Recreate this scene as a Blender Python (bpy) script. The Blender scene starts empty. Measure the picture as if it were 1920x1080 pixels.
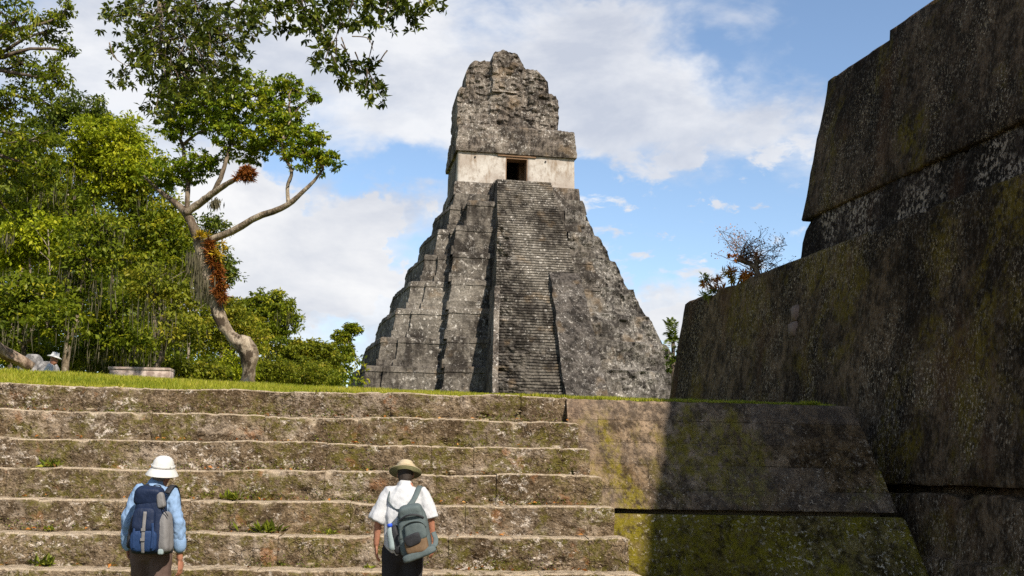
import bpy, bmesh, math, random
import numpy as np
from mathutils import Vector, Matrix

sc = bpy.context.scene
col = sc.collection
R = math.radians

# ------------------------------------------------------------------ camera
cam_d = bpy.data.cameras.new('camera')
cam = bpy.data.objects.new('camera', cam_d)
col.objects.link(cam)
cam_d.sensor_width = 36.0
cam_d.lens = 37.5
cam_d.clip_start = 0.1
cam_d.clip_end = 3000
EYE = Vector((0, 0, 1.6))
CROT = Matrix.Rotation(R(90 + 9.79), 3, 'X') @ Matrix.Rotation(R(1.0), 3, 'Z')
cam.matrix_world = Matrix.Translation(EYE) @ CROT.to_4x4()
sc.camera = cam

def ray(px, py):
    return CROT @ Vector(((px - 960) / 2000, (540 - py) / 2000, -1))
def at(px, py, Y):
    r = ray(px, py)
    return EYE + r * (Y / r.y)

# ------------------------------------------------------------------ sun and sky
SUN = Vector((0.40, -0.63, 0.665)).normalized()
SUN_EL = math.asin(SUN.z)
SUN_AZ = math.atan2(SUN.x, SUN.y)
sl = bpy.data.lights.new('sun', 'SUN')
sl.energy = 4.6
sl.angle = R(0.55)
sl.color = (1.0, 0.93, 0.82)
so = bpy.data.objects.new('sun', sl)
col.objects.link(so)
so.rotation_euler = (-SUN).to_track_quat('-Z', 'Y').to_euler()

world = bpy.data.worlds.new('World')
sc.world = world
world.use_nodes = True
wt = world.node_tree
wt.nodes.clear()
def wn(t, **kw):
    n = wt.nodes.new(t)
    for k, v in kw.items():
        setattr(n, k, v)
    return n
def wm(op, a, b=None, c=None, clamp=False):
    n = wt.nodes.new('ShaderNodeMath'); n.operation = op; n.use_clamp = clamp
    for i, v in enumerate((a, b, c)):
        if v is None: continue
        if isinstance(v, (int, float)): n.inputs[i].default_value = v
        else: wt.links.new(v, n.inputs[i])
    return n.outputs[0]
sky = wn('ShaderNodeTexSky', sky_type='NISHITA', sun_disc=False)
sky.sun_elevation = SUN_EL
sky.sun_rotation = SUN_AZ
sky.air_density = 1.0
sky.dust_density = 0.4
sky.ozone_density = 1.7
tc = wn('ShaderNodeTexCoord')
sep = wn('ShaderNodeSeparateXYZ')
wt.links.new(tc.outputs['Generated'], sep.inputs[0])
def wnoise(scale, detail, rough, stretch=(1, 1, 1), loc=(0, 0, 0), dist=0.0):
    mp = wn('ShaderNodeMapping')
    mp.inputs['Scale'].default_value = stretch
    mp.inputs['Location'].default_value = loc
    wt.links.new(tc.outputs['Generated'], mp.inputs[0])
    n = wn('ShaderNodeTexNoise')
    n.inputs['Scale'].default_value = scale
    n.inputs['Detail'].default_value = detail
    n.inputs['Roughness'].default_value = rough
    n.inputs['Distortion'].default_value = dist
    wt.links.new(mp.outputs[0], n.inputs['Vector'])
    return n.outputs['Fac']
az = wm('ARCTAN2', sep.outputs[0], sep.outputs[1])
el = wm('ARCSINE', sep.outputs[2])
w1 = wnoise(9, 5, .6, (1, 1, 1.3), (3.1, 0, 0))
w2 = wnoise(9, 5, .6, (1, 1, 1.3), (0, 7.7, 2))
azw = wm('MULTIPLY_ADD', wm('SUBTRACT', w1, .5), .16, az)
elw = wm('MULTIPLY_ADD', wm('SUBTRACT', w2, .5), .12, el)
def blob(px, py, rx, ry, amp, sharp=False):
    r = ray(px, py).normalized()
    a0 = math.atan2(r.x, r.y); e0 = math.asin(r.z)
    da = wm('MULTIPLY', wm('SUBTRACT', azw, a0), 2000 / rx)
    de = wm('MULTIPLY', wm('SUBTRACT', elw, e0), 2000 / ry)
    q = wm('ADD', wm('MULTIPLY', da, da), wm('MULTIPLY', de, de))
    return wm('MULTIPLY', wm('EXPONENT', wm('MULTIPLY', q, -1.0)), amp)
base = wnoise(3.2, 8, .58, (1, 1, 2.4), (1.7, 0.4, 0.9), .3)
fine = wnoise(11, 8, .62, (1, 1, 2.2), (5.2, 1.4, 0.1), .5)
f = wm('ADD', wm('MULTIPLY', base, .75), wm('MULTIPLY', fine, .40))
f = wm('SUBTRACT', f, .128)
for b in [
    (600, 500, 190, 120, .42), (700, 400, 110, 70, .30), (470, 560, 120, 90, .30), (260, 110, 220, 130, .28),
    (760, 110, 330, 120, .30), (1130, 90, 150, 90, .26), (1240, 230, 260, 90, .25), (1440, 300, 110, 60, .18),
    (1450, 60, 90, 70, .16), (1250, 590, 90, 45, .38), (1330, 560, 60, 40, .15), (800, 240, 160, 60, .12),
    (1600, 90, 140, 130, -.22), (1300, 430, 190, 75, -.26), (1130, 360, 80, 60, -.16), (720, 320, 110, 35, -.30),
    (620, 610, 60, 40, -.25), (1360, 110, 60, 60, -.14), (1110, 10, 60, 25, -.22), (300, 330, 100, 80, .15)]:
    f = wm('ADD', f, blob(*b))
puff = wm('MAXIMUM', wm('SUBTRACT', wnoise(24, 7, .6, (1, 1, 2.0), (3.3, 1.2, 7.4), .3), .50), 0.0)
f = wm('ADD', f, wm('MULTIPLY', wm('MULTIPLY', puff, 3.4), blob(1290, 420, 280, 130, 1.0)))
mr = wn('ShaderNodeMapRange', interpolation_type='SMOOTHSTEP')
mr.inputs['From Min'].default_value = .40
mr.inputs['From Max'].default_value = .72
wt.links.new(f, mr.inputs['Value'])
cu = wm('ADD', wm('MULTIPLY', wnoise(16, 9, .62, (1, 1, 1.2), (8.2, 3.3, 1.1), .25), .55), wm('MULTIPLY', wnoise(6, 4, .5, (1, 1, 1.3), (4.4, 0.3, 6.1)), .45))
cu = wm('SUBTRACT', cu, .42)
for b in [(560, 520, 190, 90, .34), (720, 420, 90, 75, .30), (640, 470, 120, 90, .26), (440, 470, 110, 110, .26), (1235, 595, 110, 42, .36), (1335, 490, 45, 22, .16), (400, 330, 130, 60, .14), (570, 640, 60, 30, .18)]:
    cu = wm('ADD', cu, blob(*b))
mr2 = wn('ShaderNodeMapRange', interpolation_type='SMOOTHSTEP')
mr2.inputs['From Min'].default_value = .20
mr2.inputs['From Max'].default_value = .275
wt.links.new(cu, mr2.inputs['Value'])
shade = wnoise(5.5, 6, .6, (1, 1, 2.0), (2.4, 9.1, 4.4), .2)
ramp = wn('ShaderNodeValToRGB')
ramp.color_ramp.elements[0].position = .36
ramp.color_ramp.elements[0].color = (.60, .635, .72, 1)
ramp.color_ramp.elements[1].position = .60
ramp.color_ramp.elements[1].color = (.93, .93, .94, 1)
wt.links.new(shade, ramp.inputs[0])
bg1 = wn('ShaderNodeBackground'); bg1.inputs[1].default_value = 0.10
bg2 = wn('ShaderNodeBackground'); bg2.inputs[1].default_value = 0.57
wt.links.new(sky.outputs[0], bg1.inputs[0])
lit = wn('ShaderNodeMix', data_type='RGBA')
wt.links.new(wm('MULTIPLY', mr2.outputs[0], .22), lit.inputs[0]); wt.links.new(ramp.outputs[0], lit.inputs[6]); lit.inputs[7].default_value = (1.0, .99, .97, 1)
wt.links.new(lit.outputs[2], bg2.inputs[0])
mx = wn('ShaderNodeMixShader')
wt.links.new(wm('MAXIMUM', wm('MULTIPLY', mr.outputs[0], .90), wm('MULTIPLY', mr2.outputs[0], .98)), mx.inputs[0])
wt.links.new(bg1.outputs[0], mx.inputs[1]); wt.links.new(bg2.outputs[0], mx.inputs[2])
wo = wn('ShaderNodeOutputWorld')
wt.links.new(mx.outputs[0], wo.inputs[0])

sc.view_settings.view_transform = 'Standard'
sc.view_settings.look = 'None'
sc.view_settings.exposure = 0.85
sc.view_settings.gamma = 1.0
sc.render.engine = 'CYCLES'
sc.cycles.max_bounces = 6
sc.cycles.diffuse_bounces = 3
sc.cycles.glossy_bounces = 2
sc.cycles.transmission_bounces = 4
sc.cycles.use_denoising = False
sc.cycles.sample_clamp_indirect = 6
sc.cycles.caustics_reflective = False
sc.cycles.caustics_refractive = False

# ------------------------------------------------------------------ helpers
def tag(o, label=None, cat=None, group=None, kind=None):
    if label: o['label'] = label
    if cat: o['category'] = cat
    if group: o['group'] = group
    if kind: o['kind'] = kind
    return o
def empty(name, loc=(0, 0, 0), rz=0.0, label=None, cat=None, group=None):
    o = bpy.data.objects.new(name, None)
    col.objects.link(o)
    o.location = loc; o.rotation_euler = (0, 0, rz)
    return tag(o, label, cat, group)
def link(name, me, mat, parent=None, smooth=False):
    o = bpy.data.objects.new(name, me)
    col.objects.link(o)
    if mat is not None and not me.materials: me.materials.append(mat)
    if parent is not None: o.parent = parent
    if smooth: me.polygons.foreach_set('use_smooth', np.ones(len(me.polygons), bool))
    return o
def pymesh(name, V, F):
    me = bpy.data.meshes.new(name)
    me.from_pydata([tuple(v) for v in V], [], [tuple(f) for f in F])
    me.update()
    return me
def npmesh(name, V, F, tone=None):
    V = np.ascontiguousarray(V, np.float32); F = np.ascontiguousarray(F, np.int32)
    n, k = F.shape
    me = bpy.data.meshes.new(name)
    me.vertices.add(len(V)); me.vertices.foreach_set('co', V.ravel())
    me.loops.add(n * k); me.loops.foreach_set('vertex_index', F.ravel())
    me.polygons.add(n)
    me.polygons.foreach_set('loop_start', np.arange(0, n * k, k, dtype=np.int32))
    if tone is not None:
        a = me.attributes.new('tone', 'FLOAT', 'FACE')
        a.data.foreach_set('value', np.ascontiguousarray(tone, np.float32))
    me.update(calc_edges=True)
    me.validate()
    return me
def vnoise(P, seed=0):
    P = np.asarray(P, float)
    i = np.floor(P).astype(np.int64); f = P - i; f = f * f * (3 - 2 * f)
    def h(dx, dy, dz):
        x = (i[:, 0] + dx) * 374761393 + (i[:, 1] + dy) * 668265263 + (i[:, 2] + dz) * 1274126177 + seed * 974634777
        x = x & 0xffffffff
        x = ((x ^ (x >> 13)) * 1274126177) & 0xffffffff
        x = ((x ^ (x >> 16)) * 2246822519) & 0xffffffff
        x = x ^ (x >> 13)
        return (x & 0xffffff) / float(0xffffff)
    fx, fy, fz = f[:, 0], f[:, 1], f[:, 2]
    a = h(0, 0, 0) * (1 - fx) + h(1, 0, 0) * fx
    b = h(0, 1, 0) * (1 - fx) + h(1, 1, 0) * fx
    c = h(0, 0, 1) * (1 - fx) + h(1, 0, 1) * fx
    d = h(0, 1, 1) * (1 - fx) + h(1, 1, 1) * fx
    return ((a * (1 - fy) + b * fy) * (1 - fz) + (c * (1 - fy) + d * fy) * fz) * 2 - 1
def fbm(P, scale=1.0, octv=4, seed=0, gain=.5):
    P = np.asarray(P, float) * scale
    t = 0; a = 1.0; s = 0
    for o in range(octv):
        t = t + a * vnoise(P + o * 17.3, seed + o * 7); s += a
        P = P * 2.03; a *= gain
    return t / s
def sstep(a, b, x):
    t = np.clip((x - a) / (b - a), 0, 1)
    return t * t * (3 - 2 * t)

class MB:
    def __init__(s): s.V = []; s.F = []
    def add(s, V, F):
        k = len(s.V); s.V += [tuple(v) for v in V]; s.F += [tuple(i + k for i in f) for f in F]; return s
    def box(s, x0, x1, y0, y1, z0, z1):
        V = [(x0, y0, z0), (x1, y0, z0), (x1, y1, z0), (x0, y1, z0), (x0, y0, z1), (x1, y0, z1), (x1, y1, z1), (x0, y1, z1)]
        return s.add(V, [(3, 2, 1, 0), (4, 5, 6, 7), (0, 1, 5, 4), (1, 2, 6, 5), (2, 3, 7, 6), (3, 0, 4, 7)])
    def loft(s, rings, cap=True):
        n = len(rings[0]); V = [p for r in rings for p in r]; F = []
        for i in range(len(rings) - 1):
            for j in range(n):
                a = i * n + j; b = i * n + (j + 1) % n
                F.append((a, b, b + n, a + n))
        if cap:
            F.append(tuple(range(n - 1, -1, -1))); F.append(tuple((len(rings) - 1) * n + j for j in range(n)))
        return s.add(V, F)
    def tube(s, path, rad, n=8, ref=(1, 0, 0), rough=0.0, seed=0, round_ends=False):
        path = [Vector(p) for p in path]
        rr = [r if isinstance(r, (tuple, list)) else (r, r) for r in rad]
        if round_ends:
            d0 = (path[1] - path[0]).normalized(); d1 = (path[-1] - path[-2]).normalized()
            r0 = rr[0]; r1 = rr[-1]; m0 = min(r0); m1 = min(r1)
            path = [path[0] - d0 * m0 * .95, path[0] - d0 * m0 * .6] + path + [path[-1] + d1 * m1 * .6, path[-1] + d1 * m1 * .95]
            rr = [(r0[0] * .35, r0[1] * .35), (r0[0] * .8, r0[1] * .8)] + rr + [(r1[0] * .8, r1[1] * .8), (r1[0] * .35, r1[1] * .35)]
        rng = random.Random(seed)
        rings = []
        ref = Vector(ref); u = None
        for i, p in enumerate(path):
            d = (path[min(i + 1, len(path) - 1)] - path[max(i - 1, 0)]).normalized()
            u0 = ref if u is None else u
            u = (u0 - d * u0.dot(d))
            if u.length < 1e-4: u = d.orthogonal()
            u.normalize(); v = d.cross(u)
            ring = []
            for j in range(n):
                t = 2 * math.pi * j / n; k = 1 + rough * (rng.random() - .5) * 2
                ring.append(p + u * (math.cos(t) * rr[i][0] * k) + v * (math.sin(t) * rr[i][1] * k))
            rings.append(ring)
        return s.loft(rings)
    def lathe(s, prof, c=(0, 0, 0), n=20, sx=1, sy=1):
        rings = [[(c[0] + math.cos(2 * math.pi * j / n) * r * sx, c[1] + math.sin(2 * math.pi * j / n) * r * sy, c[2] + z) for j in range(n)] for r, z in prof]
        return s.loft(rings)
    def mesh(s, name): return pymesh(name, s.V, s.F)
    def build(s, name, mat, parent=None, smooth=False): return link(name, s.mesh(name), mat, parent, smooth)

def spline(pts, n):
    """smooth resample (Catmull-Rom) of points of any dimension"""
    P = np.array(pts, float); m = len(P)
    out = []
    for t in np.linspace(0, m - 1, n):
        i = min(int(t), m - 2); u = t - i
        p0 = P[max(i - 1, 0)]; p1 = P[i]; p2 = P[i + 1]; p3 = P[min(i + 2, m - 1)]
        out.append(.5 * ((2 * p1) + (-p0 + p2) * u + (2 * p0 - 5 * p1 + 4 * p2 - p3) * u * u + (-p0 + 3 * p1 - 3 * p2 + p3) * u ** 3))
    return np.array(out)

def prism(outline, rows, seg, disp=None):
    """battered body over a plan outline; rows = (z, inset); disp(V, N, t) -> V"""
    O = [Vector(p) for p in outline]; n = len(O)
    nor = []
    for i in range(n):
        d = (O[(i + 1) % n] - O[i]).normalized(); nor.append(Vector((d.y, -d.x)))
    off = []
    for i in range(n):
        a, b = nor[i - 1], nor[i]; off.append((a + b) / (1 + a.dot(b)))
    pts = []; nrm = []; offs = []
    for i in range(n):
        a = O[i]; b = O[(i + 1) % n]; k = max(1, int(round((b - a).length / seg)))
        for j in range(k):
            t = j / k
            pts.append(a.lerp(b, t)); offs.append(off[i].lerp(off[(i + 1) % n], t)); nrm.append((off[i].normalized() if j == 0 else nor[i]))
    P = np.array([tuple(p) for p in pts]); OF = np.array([tuple(p) for p in offs]); NR = np.array([tuple(p) for p in nrm])
    m = len(P); V = []; N = []; T = []
    z0 = rows[0][0]; z1 = rows[-1][0]
    for z, ins in rows:
        q = P - OF * ins
        V.append(np.column_stack([q, np.full(m, z)])); N.append(np.column_stack([NR, np.zeros(m)])); T.append(np.full(m, (z - z0) / (z1 - z0)))
    V = np.vstack(V); N = np.vstack(N); T = np.concatenate(T)
    if disp is not None: V = disp(V, N, T)
    F = []
    for i in range(len(rows) - 1):
        for j in range(m):
            a = i * m + j; b = i * m + (j + 1) % m
            F.append((a, b, b + m, a + m))
    k = (len(rows) - 1) * m
    F.append(tuple(range(k, k + m)))
    return V, F

# ------------------------------------------------------------------ materials
class NT:
    def __init__(s, name):
        s.m = bpy.data.materials.new(name); s.m.use_nodes = True
        s.t = s.m.node_tree; s.t.nodes.clear()
        s.geo = s.t.nodes.new('ShaderNodeNewGeometry')
        s.out = s.t.nodes.new('ShaderNodeOutputMaterial')
    def put(s, inp, v):
        if isinstance(v, (int, float)): inp.default_value = v
        elif isinstance(v, tuple): inp.default_value = v if len(v) == len(inp.default_value) else v + (1,)
        else: s.t.links.new(v, inp)
    def math(s, op, a, b=0.0, clamp=False):
        n = s.t.nodes.new('ShaderNodeMath'); n.operation = op; n.use_clamp = clamp
        s.put(n.inputs[0], a); s.put(n.inputs[1], b); return n.outputs[0]
    def noise(s, scale, detail=4, rough=.55, stretch=(1, 1, 1), dist=0.0, off=0.0, kind='noise', vec=None):
        mp = s.t.nodes.new('ShaderNodeMapping'); mp.inputs['Scale'].default_value = stretch
        mp.inputs['Location'].default_value = (off, off * .7, off * 1.3)
        s.t.links.new(vec if vec is not None else s.geo.outputs['Position'], mp.inputs[0])
        if kind == 'voronoi':
            n = s.t.nodes.new('ShaderNodeTexVoronoi'); n.inputs['Scale'].default_value = scale
            s.t.links.new(mp.outputs[0], n.inputs['Vector']); return n.outputs['Distance']
        n = s.t.nodes.new('ShaderNodeTexNoise')
        n.inputs['Scale'].default_value = scale; n.inputs['Detail'].default_value = detail
        n.inputs['Roughness'].default_value = rough; n.inputs['Distortion'].default_value = dist
        s.t.links.new(mp.outputs[0], n.inputs['Vector']); return n.outputs['Fac']
    def step(s, v, a, b):
        n = s.t.nodes.new('ShaderNodeMapRange'); n.interpolation_type = 'SMOOTHSTEP'
        n.inputs['From Min'].default_value = a; n.inputs['From Max'].default_value = b
        s.put(n.inputs['Value'], v); return n.outputs[0]
    def mix(s, fac, a, b, mode='MIX'):
        n = s.t.nodes.new('ShaderNodeMix'); n.data_type = 'RGBA'; n.blend_type = mode
        s.put(n.inputs[0], fac); s.put(n.inputs[6], a); s.put(n.inputs[7], b); return n.outputs[2]
    def attr(s, name):
        n = s.t.nodes.new('ShaderNodeAttribute'); n.attribute_name = name; return n.outputs['Fac']
    def orand(s):
        return s.t.nodes.new('ShaderNodeObjectInfo').outputs['Random']
    def bump(s, h, strength=.5, dist=.02):
        n = s.t.nodes.new('ShaderNodeBump'); n.inputs['Strength'].default_value = strength; n.inputs['Distance'].default_value = dist
        s.put(n.inputs['Height'], h); return n.outputs[0]
    def finish(s, color, rough=.85, normal=None, spec=.25):
        p = s.t.nodes.new('ShaderNodeBsdfPrincipled')
        s.put(p.inputs['Base Color'], color); s.put(p.inputs['Roughness'], rough)
        p.inputs['Specular IOR Level'].default_value = spec
        if normal is not None: s.t.links.new(normal, p.inputs['Normal'])
        s.t.links.new(p.outputs[0], s.out.inputs[0]); return s.m
    def leaf(s, color, trans=.35, rough=.5, spec=.12):
        p = s.t.nodes.new('ShaderNodeBsdfPrincipled')
        s.put(p.inputs['Base Color'], color); s.put(p.inputs['Roughness'], rough)
        p.inputs['Specular IOR Level'].default_value = spec
        tr = s.t.nodes.new('ShaderNodeBsdfTranslucent'); s.put(tr.inputs[0], color)
        mx = s.t.nodes.new('ShaderNodeMixShader'); mx.inputs[0].default_value = trans
        s.t.links.new(p.outputs[0], mx.inputs[1]); s.t.links.new(tr.outputs[0], mx.inputs[2])
        s.t.links.new(mx.outputs[0], s.out.inputs[0]); return s.m
    def sepz(s):
        n = s.t.nodes.new('ShaderNodeSeparateXYZ'); s.t.links.new(s.geo.outputs['Position'], n.inputs[0]); return n.outputs

M = {}
# weathered limestone of the far pyramid: pale grey under black algae, vertical streaks, white lichen
def temple_stone(name, dark, mid, light, lichen_lo, sc_=1.0):
    a = NT(name)
    big = a.noise(.16 * sc_, 5, .6, off=3)
    mid_n = a.noise(.9 * sc_, 6, .68, (1, 1, .8), .4)
    streak = a.noise(1.1 * sc_, 5, .6, (1.6, 1.6, .28), .2, 7)
    fine = a.noise(4.2 * sc_, 6, .72, off=1)
    area = a.noise(.33 * sc_, 5, .62, (1, 1, .7), .5, 33)
    v = a.math('ADD', a.math('ADD', a.math('MULTIPLY', mid_n, .34), a.math('MULTIPLY', streak, .30)), a.math('MULTIPLY', area, .36))
    c = a.mix(a.step(v, .44, .575), dark, mid)
    c = a.mix(a.math('MULTIPLY', a.step(big, .48, .66), .55), c, light)
    c = a.mix(a.step(fine, .36, .60), a.mix(.50, c, (.014, .012, .010)), c)
    li = a.math('MULTIPLY', a.step(a.noise(2.6 * sc_, 7, .72, (1, 1, .8), .6, 11), lichen_lo, lichen_lo + .07), a.step(big, .34, .60))
    c = a.mix(a.math('MULTIPLY', li, .75), c, (.50, .455, .40))
    warm = a.step(a.noise(.45, 3, .5, off=21), .58, .72)
    c = a.mix(a.math('MULTIPLY', warm, .35), c, (.22, .15, .085))
    course = a.noise(.7, 3, .6, (.35, .35, 4.2), 0, 5)
    h = a.math('ADD', a.math('MULTIPLY', fine, 1.0), a.math('MULTIPLY', course, .5))
    return a.finish(c, .92, a.bump(h, .9, .22), .1)
M['temple'] = temple_stone('weathered_limestone', (.034, .028, .023), (.150, .129, .105), (.29, .255, .21), .555)
M['temple_pale'] = temple_stone('lichened_limestone', (.040, .034, .029), (.165, .145, .122), (.33, .30, .26), .535, 1.5)
M['temple_comb'] = temple_stone('roof_comb_limestone', (.038, .030, .024), (.175, .142, .113), (.34, .29, .235), .54, 1.6)
M['temple_rubble'] = temple_stone('rubble_limestone', (.024, .020, .017), (.098, .083, .070), (.24, .21, .18), .555, 1.7)
a = NT('cream_plaster')
n1 = a.noise(.35, 5, .6); n2 = a.noise(2.2, 6, .7, (1, 1, .7)); n3 = a.noise(.8, 5, .65, (1.4, 1.4, .35), 0, 4)
c = a.mix(a.step(n1, .35, .65), (.28, .235, .195), (.41, .375, .33))
c = a.mix(a.math('MULTIPLY', a.step(n2, .48, .66), .7), c, (.20, .16, .125))
c = a.mix(a.math('MULTIPLY', a.step(n3, .54, .70), .7), c, (.17, .115, .07))
M['plaster'] = a.finish(c, .9, a.bump(n2, .5, .08), .1)
a = NT('shaded_side_masonry')
M['wood'] = None
a = NT('old_wood_lintel'); n1 = a.noise(6, 4, .6, (.3, 3, 3))
M['wood'] = a.finish(a.mix(n1, (.10, .055, .03), (.22, .13, .07)), .8)
a = NT('brown_interior_plaster'); n1 = a.noise(1.2, 5, .6)
M['interior'] = a.finish(a.mix(n1, (.10, .06, .035), (.28, .18, .11)), .9)

# brown stair stone with moss and chalky patches
def stair_stone(name):
    a = NT(name)
    rnd = a.orand()
    n1 = a.noise(1.1, 6, .64); n2 = a.noise(7, 6, .72, off=3); n3 = a.noise(38, 5, .68, off=9)
    c = a.mix(a.step(n1, .36, .64), (.075, .047, .023), (.225, .158, .092))
    c = a.mix(a.math('MULTIPLY', rnd, .4), c, (.27, .205, .140))
    c = a.mix(a.step(n2, .36, .58), a.mix(.68, c, (.038, .023, .010)), c)
    c = a.mix(a.math('MULTIPLY', a.step(n3, .52, .70), .38), c, (.38, .29, .195))
    c = a.mix(a.step(n3, .36, .48), a.mix(.6, c, (.03, .019, .010)), c)
    pale = a.step(a.noise(.75, 5, .65, (1, 1, 1.5), .4, 81), .50, .64)
    c = a.mix(a.math('MULTIPLY', a.math('MULTIPLY', pale, a.step(n2, .40, .55)), .55), c, (.40, .325, .255))
    dk = a.step(a.noise(1.05, 5, .65, (1, 1, 2.2), .4, 91), .54, .64)
    c = a.mix(a.math('MULTIPLY', dk, .5), c, (.055, .036, .018))
    n5 = a.noise(17, 4, .62, (1, 1, 1.25), .4, 111)
    c = a.mix(a.step(n5, .34, .46), a.mix(.72, c, (.028, .017, .008)), c)
    c = a.mix(a.math('MULTIPLY', a.step(n5, .57, .66), .5), c, (.44, .345, .245))
    wv = a.t.nodes.new('ShaderNodeTexVoronoi'); wv.feature = 'DISTANCE_TO_EDGE'; wv.inputs['Scale'].default_value = 9.5
    dm = a.t.nodes.new('ShaderNodeMix'); dm.data_type = 'VECTOR'; dm.inputs[0].default_value = .28
    nz = a.t.nodes.new('ShaderNodeTexNoise'); nz.inputs['Scale'].default_value = 7; a.t.links.new(a.geo.outputs['Position'], nz.inputs['Vector'])
    a.t.links.new(a.geo.outputs['Position'], dm.inputs[4]); a.t.links.new(nz.outputs['Color'], dm.inputs[5])
    a.t.links.new(dm.outputs[1], wv.inputs['Vector'])
    crv = a.math('SUBTRACT', 1.0, a.step(wv.outputs['Distance'], .015, .085))
    crv = a.math('MULTIPLY', crv, a.step(a.noise(1.6, 5, .65, (1, 1, 2.2), .3, 101), .52, .64))
    c = a.mix(a.math('MULTIPLY', crv, .5), c, (.030, .019, .010))
    ru = a.step(a.noise(3.1, 4, .6, off=61), .60, .70)
    c = a.mix(a.math('MULTIPLY', ru, .45), c, (.30, .125, .045))
    m1 = a.step(a.noise(1.9, 6, .7, off=15), .45, .58)
    m2 = a.step(a.noise(15, 4, .7, off=18), .40, .56)
    c = a.mix(a.math('MULTIPLY', a.math('MULTIPLY', m1, m2), .75), c, (.105, .090, .013))
    p1 = a.step(a.noise(1.5, 4, .6, (1, 1, 1.6), .3, 31), .50, .60)
    p2 = a.step(a.noise(8.5, 7, .78, (1, 1, 1.5), .5, 37), .52, .60)
    p3 = a.step(a.noise(45, 4, .7, off=39), .36, .56)
    c = a.mix(a.math('MULTIPLY', a.math('MULTIPLY', p1, a.math('MULTIPLY', p2, p3)), .9), c, (.66, .57, .48))
    s1 = a.step(a.noise(30, 4, .6, off=44), .63, .69)
    c = a.mix(a.math('MULTIPLY', s1, .75), c, (.54, .45, .36))
    # dust and pale wear lie on what faces the sky
    up = a.t.nodes.new('ShaderNodeSeparateXYZ'); a.t.links.new(a.geo.outputs['Normal'], up.inputs[0])
    c = a.mix(a.math('MULTIPLY', a.math('MULTIPLY', a.step(up.outputs[2], .30, .75), a.step(a.noise(9, 4, .6, off=71), .28, .52)), .9), c, a.mix(n2, (.34, .25, .16), (.60, .49, .36)))
    h = a.math('SUBTRACT', a.math('ADD', a.math('ADD', n2, n5), a.math('MULTIPLY', n3, .6)), a.math('MULTIPLY', crv, .5))
    return a.finish(c, .95, a.bump(h, 1.0, .055), .1)
M['stair'] = stair_stone('brown_stair_stone')
a = NT('dark_mortar_earth'); n1 = a.noise(9, 5, .65); n2 = a.noise(2, 4, .6, off=4)
c = a.mix(n1, (.05, .034, .018), (.14, .10, .06)); c = a.mix(a.step(n2, .5, .62), c, (.06, .062, .014))
M['earth'] = a.finish(c, .95, a.bump(n1, .8, .03), .1)

def mossy_wall(name, base_a, base_b, moss, moss_lo, speck_lo, speck, vert=.45, course=False, sp_scale=17):
    a = NT(name)
    n1 = a.noise(.55, 6, .62, (1, 1, .6)); n2 = a.noise(5, 6, .7, (1, 1, vert), .2, 3); n3 = a.noise(22, 5, .7, (1, 1, vert), .3, 9)
    c = a.mix(a.step(n1, .38, .62), base_a, base_b)
    c = a.mix(a.step(n2, .40, .62), a.mix(.80, c, (.010, .006, .003)), c)
    c = a.mix(a.step(n3, .34, .46), a.mix(.7, c, (.008, .005, .003)), c)
    m1 = a.step(a.noise(.7, 6, .68, (1, 1, .8), .4, 15), moss_lo, moss_lo + .12)
    m2 = a.step(a.noise(10, 5, .7, (1, 1, .7), 0, 18), .36, .58)
    c = a.mix(a.math('MULTIPLY', a.math('MULTIPLY', m1, m2), .85), c, moss)
    c = a.mix(a.math('MULTIPLY', a.step(n3, .52, .66), .55), c, a.mix(.5, c, (.30, .24, .18)))
    p1 = a.step(a.noise(1.1, 4, .6, (1, 1, .7), .3, 31), .40, .62)
    p2 = a.step(a.noise(sp_scale, 5, .72, (1, 1, vert), .4, 37), speck_lo, speck_lo + .07)
    c = a.mix(a.math('MULTIPLY', a.math('MULTIPLY', p1, p2), .8), c, speck)
    w = a.step(a.noise(.9, 3, .5, (1, 1, .4), 0, 51), .6, .72)
    c = a.mix(a.math('MULTIPLY', w, .4), c, (.10, .045, .02))
    if course: c = a.mix(a.math('MULTIPLY', a.orand(), .6), c, a.mix(.5, c, (.19, .15, .125)))
    h = a.math('ADD', n2, a.math('MULTIPLY', n3, .7))
    return a.finish(c, .95, a.bump(h, 1.0, .07), .08)
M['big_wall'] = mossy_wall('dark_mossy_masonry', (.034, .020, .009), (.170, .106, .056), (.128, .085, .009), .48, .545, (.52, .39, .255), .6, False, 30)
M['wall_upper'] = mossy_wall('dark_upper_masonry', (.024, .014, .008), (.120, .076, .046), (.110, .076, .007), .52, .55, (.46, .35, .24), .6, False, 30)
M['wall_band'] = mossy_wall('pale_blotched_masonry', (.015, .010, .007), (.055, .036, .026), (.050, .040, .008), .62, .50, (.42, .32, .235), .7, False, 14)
M['ramp'] = mossy_wall('mossy_wall_block', (.130, .080, .036), (.32, .228, .148), (.185, .145, .010), .50, .575, (.54, .43, .31), .9, True, 22)
M['ramp_low'] = mossy_wall('mossy_rubble_wall', (.12, .086, .022), (.22, .165, .062), (.170, .136, .009), .38, .56, (.62, .52, .38), 1.0, False, 18)
a = NT('pink_stone'); n1 = a.noise(14, 5, .6)
M['pink'] = a.finish(a.mix(n1, (.11, .07, .05), (.23, .155, .115)), .9, a.bump(n1, .6, .02))
a = NT('pale_altar_stone'); n1 = a.noise(5, 6, .7); n2 = a.noise(1.7, 4, .6, off=2)
M['altar'] = a.finish(a.mix(a.step(n1, .38, .62), a.mix(n2, (.12, .08, .065), (.26, .20, .16)), (.36, .29, .245)), .9, a.bump(n1, .8, .04))
a = NT('grey_rock'); n1 = a.noise(6, 6, .7)
M['rock'] = a.finish(a.mix(a.step(n1, .36, .66), (.075, .07, .067), (.27, .255, .245)), .9, a.bump(n1, .8, .04))

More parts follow.
